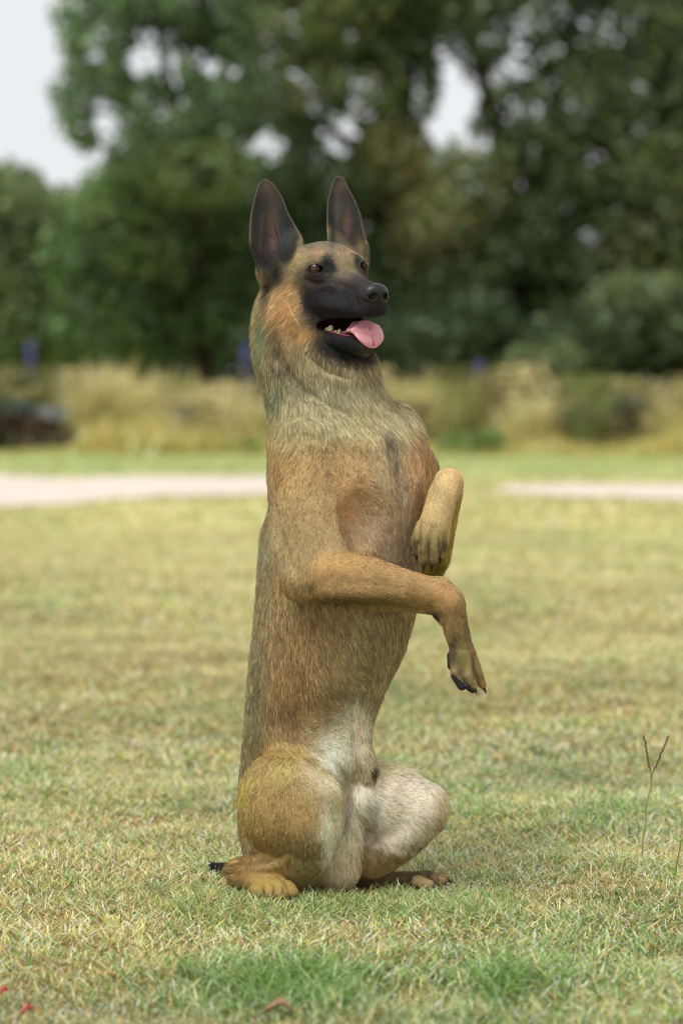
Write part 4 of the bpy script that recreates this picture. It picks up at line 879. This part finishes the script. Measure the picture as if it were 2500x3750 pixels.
oyh = 941-(hp[:, 2]-CAM_H)/(KP*hp[:, 1]); hl = hl*np.where(oyh < 1000, .62, .60)*(1-.35*np.exp(-((oyh-1220)/150)**2)*((hp[:, 1]-DOG_Y)/U < -50))*np.where(hp[:, 2] < P(0, 1980)[2], .55, 1)*(1-.45*(1-sstep(np.minimum(seg_d(hp, [(1060, 1500, -240, 40), (1095, 1580, -250, 34)]), seg_d(hp, [(998, 1215, -166, 44), (984, 1290, -190, 34)])), 0, 12)))*rng.uniform(.6, 1.15, NH)
lift = rng.uniform(.07, .25, NH)+.06*cl[:, 0]
guard = (rng.random(NH) < .05) & ~earm & (hl > .005); hl = np.where(guard, hl*1.35, hl); lift = np.where(guard, lift+.14, lift)
p0 = hp-hn*.0004; L_ = hl[:, None]; lf = lift[:, None]
p1 = hp+hd*L_*.36+hn*L_*lf*.55; p2 = hp+hd*L_*.70+hn*L_*lf*.85-[0, 0, .03]*L_; p3 = hp+hd*L_+hn*L_*lf*.85-[0, 0, .12]*L_
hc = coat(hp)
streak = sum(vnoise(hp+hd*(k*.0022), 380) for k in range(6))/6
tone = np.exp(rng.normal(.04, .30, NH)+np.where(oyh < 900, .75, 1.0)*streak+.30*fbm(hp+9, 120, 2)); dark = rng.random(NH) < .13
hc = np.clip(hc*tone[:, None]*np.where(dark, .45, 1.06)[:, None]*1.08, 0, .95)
cu = bpy.data.hair_curves.new('fur'); cu.add_curves([4]*NH)
pos = np.stack([p0, p1, p2, p3], 1).reshape(-1, 3)-np.array(dog.location)
cu.attributes['position'].data.foreach_set('vector', pos.astype(np.float32).ravel())
rad = np.tile(np.array([.00018, .00017, .00012, .00003], np.float32), (NH, 1))*(rng.uniform(.7, 1.25, NH)*np.where(hl < .006, .8, 1.0))[:, None]
ra_ = cu.attributes.get('radius') or cu.attributes.new('radius', 'FLOAT', 'POINT'); ra_.data.foreach_set('value', rad.astype(np.float32).ravel())
ca = cu.attributes.new('Col', 'FLOAT_COLOR', 'CURVE'); c4 = np.ones((NH, 4), np.float32); c4[:, :3] = hc; ca.data.foreach_set('color', c4.ravel())
M_fur = mat('fur', rough=.48, spec=.32, attr=True)
cu.materials.append(M_fur)
fur = link(bpy.data.objects.new('fur', cu), dog); tag(fur, kind='stuff')
# ---- eyes
M_eye = mat('eye_wet', rough=.04, spec=.42, attr=True)
gaze = vec(.36, -.93, .04)
for (cx, cy, we), r in zip(eyes, (15.5, 12.0)):
    nu, nv = 64, 48; c0 = P(cx, cy, we+(12.5 if r > 14 else 12))
    th = np.linspace(0, math.pi, nv); ph = np.linspace(0, 2*math.pi, nu, endpoint=False)
    n1 = np.cross(gaze, [0, 0, 1]); n1 /= np.linalg.norm(n1); n2 = np.cross(n1, gaze)
    d = (np.cos(th)[:, None, None]*gaze+np.sin(th)[:, None, None]*(np.cos(ph)[None, :, None]*n1+np.sin(ph)[None, :, None]*n2)).reshape(-1, 3)
    V = c0+d*r*U; ang = np.degrees(np.repeat(th, nu))
    F = [(i*nu+j, i*nu+(j+1) % nu, (i+1)*nu+(j+1) % nu, (i+1)*nu+j) for i in range(nv-1) for j in range(nu)]
    col = np.where((ang < 22)[:, None], hue(8, 7, 8), np.where((ang < 62)[:, None], hue(68, 42, 30), np.where((ang < 64)[:, None], hue(14, 10, 9), hue(20, 16, 15))))
    mesh_np('eye', V, F, M_eye, dog, col=col)
# ---- nose pad
N = Field(HP(150, 0, -76)-.05, HP(150, 0, -76)+.05, .0009)
N.ell(HP(142, 0, -77), np.array([22, 33, 24])*U, HB, .006); N.ell(HP(150, 0, -68), np.array([17, 26, 17])*U, HB, .006)
N.cone(HP(146, 0, -90), HP(143, 0, -118), 9*U, 4*U, .005)
for q in (-1, 1):
    N.cone(HP(174, 13*q, -80), HP(146, 18*q, -82), 7.5*U, 6.5*U, .0025, 'cut'); N.cone(HP(164, 22*q, -83), HP(150, 35*q, -77), 3.2*U, 3*U, .002, 'cut')
N.cone(HP(171, 0, -78), HP(156, 0, -112), 1.8*U, 1.5*U, .002, 'cut')
M_nose = mat('nose_leather', hue(18, 16, 18), rough=.36, spec=.5, bump=(900, .0004))
mesh_np('nose', *N.mesh(), M_nose, dog)
# ---- tongue
T = Field(HP(60, 0, -160)-.11, HP(60, 0, -160)+.11, .0010)
T.chain([(HP(-30, 0, -152), 26*U), (HP(40, 0, -152), 26*U), (HP(74, 3, -149), 28*U)], .004, 'add', (hu, .2))
hg = (hs*.75+hu*.66); hg /= np.linalg.norm(hg)
T.chain([(HP(70, 3, -149), 28*U), (HP(94, 4, -154), 28*U)], .006, 'add', (hg, .2))
T.chain([(HP(94, 4, -154), 28*U), (HP(106, 4, -170), 25*U)], .006, 'add', ((hs*.95+hu*.3)/np.linalg.norm(hs*.95+hu*.3), .2))
T.chain([(HP(96, 5, -146), 1.2*U), (HP(108, 5, -153), 1.8*U), (HP(113, 5, -174), 1.6*U), (HP(113, 5, -188), 1*U)], .003, 'cut')
M_tongue = mat('tongue_wet', hue(212, 146, 152), rough=.27, spec=.5, sub=.25, noise=(160, .06, 3), bump=(420, .0006))
mesh_np('tongue', *T.mesh(), M_tongue, dog)
# ---- teeth, claws, pads, whiskers
def tiny(name, pts_list, m, h=.0009, k=.003, sq=None):
    allp = np.array([p for pts in pts_list for p, _ in pts]); rm = max(r for pts in pts_list for _, r in pts)
    f = Field(allp.min(0)-rm*1.4-.004, allp.max(0)+rm*1.4+.004, h)
    for pts in pts_list: f.chain(pts, k, 'add', sq)
    return mesh_np(name, *f.mesh(), m, dog)
M_gum = mat('gum', hue(120, 52, 54), rough=.3, spec=.5)
tiny('gum', [[(HP(-22, -40, -146), 6*U), (HP(10, -38, -152), 7*U), (HP(44, -30, -160), 6*U), (HP(70, -18, -166), 5*U)], [(HP(-22, 40, -146), 6*U), (HP(10, 38, -152), 7*U), (HP(44, 30, -160), 6*U), (HP(70, 18, -166), 5*U)]][:1], M_gum, .0009, .002)
M_tooth = mat('tooth', hue(170, 156, 112), rough=.4, spec=.5)
for s_, t_, u_, r_, l_ in ((-10, -40, -142, 5.5, 3), (4, -39, -143, 7.5, 8), (21, -36, -151, 4.5, 4), (33, -34, -153, 5, 8), (6, 35, -142, 6, 8), (22, 33, -148, 5, 5)):
    tiny('tooth', [[(HP(s_, t_, u_), r_*U), (HP(s_+2, t_, u_+l_*.6), r_*.75*U), (HP(s_+3, t_, u_+l_), r_*.35*U)]], M_tooth, .0007, .001)
M_claw = mat('claw_horn', hue(40, 36, 34), rough=.35, spec=.5)
for a_, b_ in toes:
    pa, pb = P(*a_[:3]), P(*b_[:3]); d = (pb-pa)/np.linalg.norm(pb-pa); r = b_[3]*U
    if pb[2] < .08: d = (d+np.array([0, 0, -.5])); d /= np.linalg.norm(d); pb = pb+[0, 0, .004]
    tiny('claw', [[(pb+d*r*.75+[0, 0, .001], 3.8*U), (pb+d*(r+4*U), 3.0*U), (pb+d*(r+9*U)-[0, 0, .002], 1.2*U)]], M_claw, .0008, .001)
M_pad = mat('paw_pad', hue(38, 36, 36), rough=.6, spec=.4, bump=(800, .0008))
for pts in ([(1040, 1528, -256, 13), (1036, 1506, -250, 10)], [(1046, 1552, -268, 11), (1060, 1576, -268, 10)], [(1072, 1574, -276, 9), (1084, 1584, -272, 8)],
            [(1004, 1412, -252, 11), (1012, 1422, -252, 9)], [(950, 1258, -160, 8), (952, 1270, -158, 7)], [(1012, 1262, -160, 8), (1008, 1276, -158, 7)]):
    tiny('paw_pad', [[(P(*q[:3]), q[3]*U) for q in pts]], M_pad, .0012, .002)
wh = []
for i in range(14):
    q = -1 if i % 2 else 1; b0 = HP(110+rng.uniform(-20, 24), 36*q, -84+rng.uniform(-22, 10)); d = hs*.4+ht*q*.8+hu*rng.uniform(-.5, .4); d /= np.linalg.norm(d); Lw = rng.uniform(.03, .055)
    wh.append([(b0, .0003), (b0+d*Lw*.5, .00022), (b0+d*Lw-[0, 0, .006], .0001)])
M_whisker = mat('whisker', hue(40, 38, 38), .4)
for pts in wh:
    V, F = tube([p for p, _ in pts], [r for _, r in pts], 4); mesh_np('whisker', V, F, M_whisker, dog)
# ------------------------------------------------------------------ small things in the lawn
M_stem = mat('dry_stem', hue(150, 140, 74), rough=.6); M_seed = mat('seed_brown', hue(104, 72, 54), rough=.8)
Ys_ = gy(1985)
def A(ox, oy, dy=0.0): return at(ox, oy, Ys_+dy)
root = empty('grass_stalk', A(1475, 1985)); tag(root, 'thin grass stalk with a forked brown seed head standing alone on the right', 'grass stalk')
tubes('stem', [([A(1474, 1995), A(1477, 1920), A(1484, 1850), A(1494, 1787)], [.0014, .0013, .0012, .001])], M_stem, root)
for tip in ((1478, 1690), (1535, 1690)):
    a_, b_ = A(1494, 1787), A(*tip); runs = [([a_, (a_+b_)/2+[.0, 0, .002], b_], [.0008, .0007, .0005])]
    hd_ = tubes('seed_head', runs, M_seed, root); Vs, Fs, o = [], [], 0
    for f in np.linspace(.22, .98, 34):
        c_ = a_+(b_-a_)*f; s_ = rng.choice([-1, 1]); d_ = np.array([s_*.0022, rng.normal(0, .001), .0022]); V, F = tube([c_, c_+d_*.5, c_+d_], [.0005, .0014, .0003], 5); Vs.append(V); Fs.append(F+o); o += len(V)
    mesh_np('spikelets', np.concatenate(Vs), np.concatenate(Fs), M_seed, root).parent = hd_
def stalk(lab, pts, Y, r0, col):
    P_ = [at(x, y, Y) for x, y in pts]; o = tubes('grass_stalk', [(P_, list(np.linspace(r0, r0*.4, len(P_))))], mat('stalk_straw', hue(*col), rough=.6)); tag(o, lab, 'grass stalk')
stalk('dry brown stalk leaning low over the lawn right of the dog', [(1215, 1902), (1160, 1870), (1105, 1845)], gy(1905), .0011, (150, 110, 70))
stalk('out of focus pale stalk upright in the foreground left of the dog', [(300, 2118), (296, 2070), (291, 2022)], gy(2120)-.0, .0022, (176, 156, 96))
stalk('green blade standing tall at the right edge of the lawn', [(1546, 2035), (1552, 1990), (1562, 1930)], gy(2038), .0022, (120, 134, 48))
stalk('short green blade standing left of the one at the right edge', [(1424, 2035), (1430, 1990), (1434, 1975)], gy(2038), .0018, (126, 140, 56))
M_red = mat('red_petal', hue(190, 60, 72), rough=.5, trans=.2)
for lab, ox, oy, w_, h_, rot in (('red petal scrap on the grass at the very left edge', 6, 2291, 22, 8, -.5), ('red petal scrap lower left beside the other red scrap', 60, 2334, 22, 7, -.3)):
    c_ = np.array([*gp_(ox, oy+25), .018]); V = []
    for i in range(7):
        for j in range(4):
            u, v = i/6-.5, j/3-.5; x_, y_ = u*w_*KP*3.1, v*h_*2.2*KP*3.1*(1-3*u*u); V.append(c_+[x_, y_, .006*math.sin(u*3+1)-x_*rot*.5+.004*math.cos(v*4)])
    F = [(i*4+j, i*4+j+1, (i+1)*4+j+1, (i+1)*4+j) for i in range(6) for j in range(3)]
    F = np.array(F)
    o = mesh_np('petal', V, F, M_red); md = o.modifiers.new('thick', 'SOLIDIFY'); md.thickness = .0006; tag(o, lab, 'petal')
c_ = np.array([*gp_(640, 2350), .012]); V = []
for i in range(9):
    for j in range(5):
        u, v = i/8-.5, j/4-.5; V.append(c_+[u*.04, v*.028*(1-3.4*u*u), .010*math.cos(u*4)+.012*abs(v)+.002*math.sin(9*u)])
o = mesh_np('fallen_leaf', V, np.array([(i*5+j, i*5+j+1, (i+1)*5+j+1, (i+1)*5+j) for i in range(8) for j in range(4)]), mat('dry_leaf', hue(150, 116, 84), rough=.7, noise=(80, .2, 3)))
md = o.modifiers.new('thick', 'SOLIDIFY'); md.thickness = .0006; tag(o, 'curled dry tan leaf lying in the grass at the bottom edge', 'leaf')
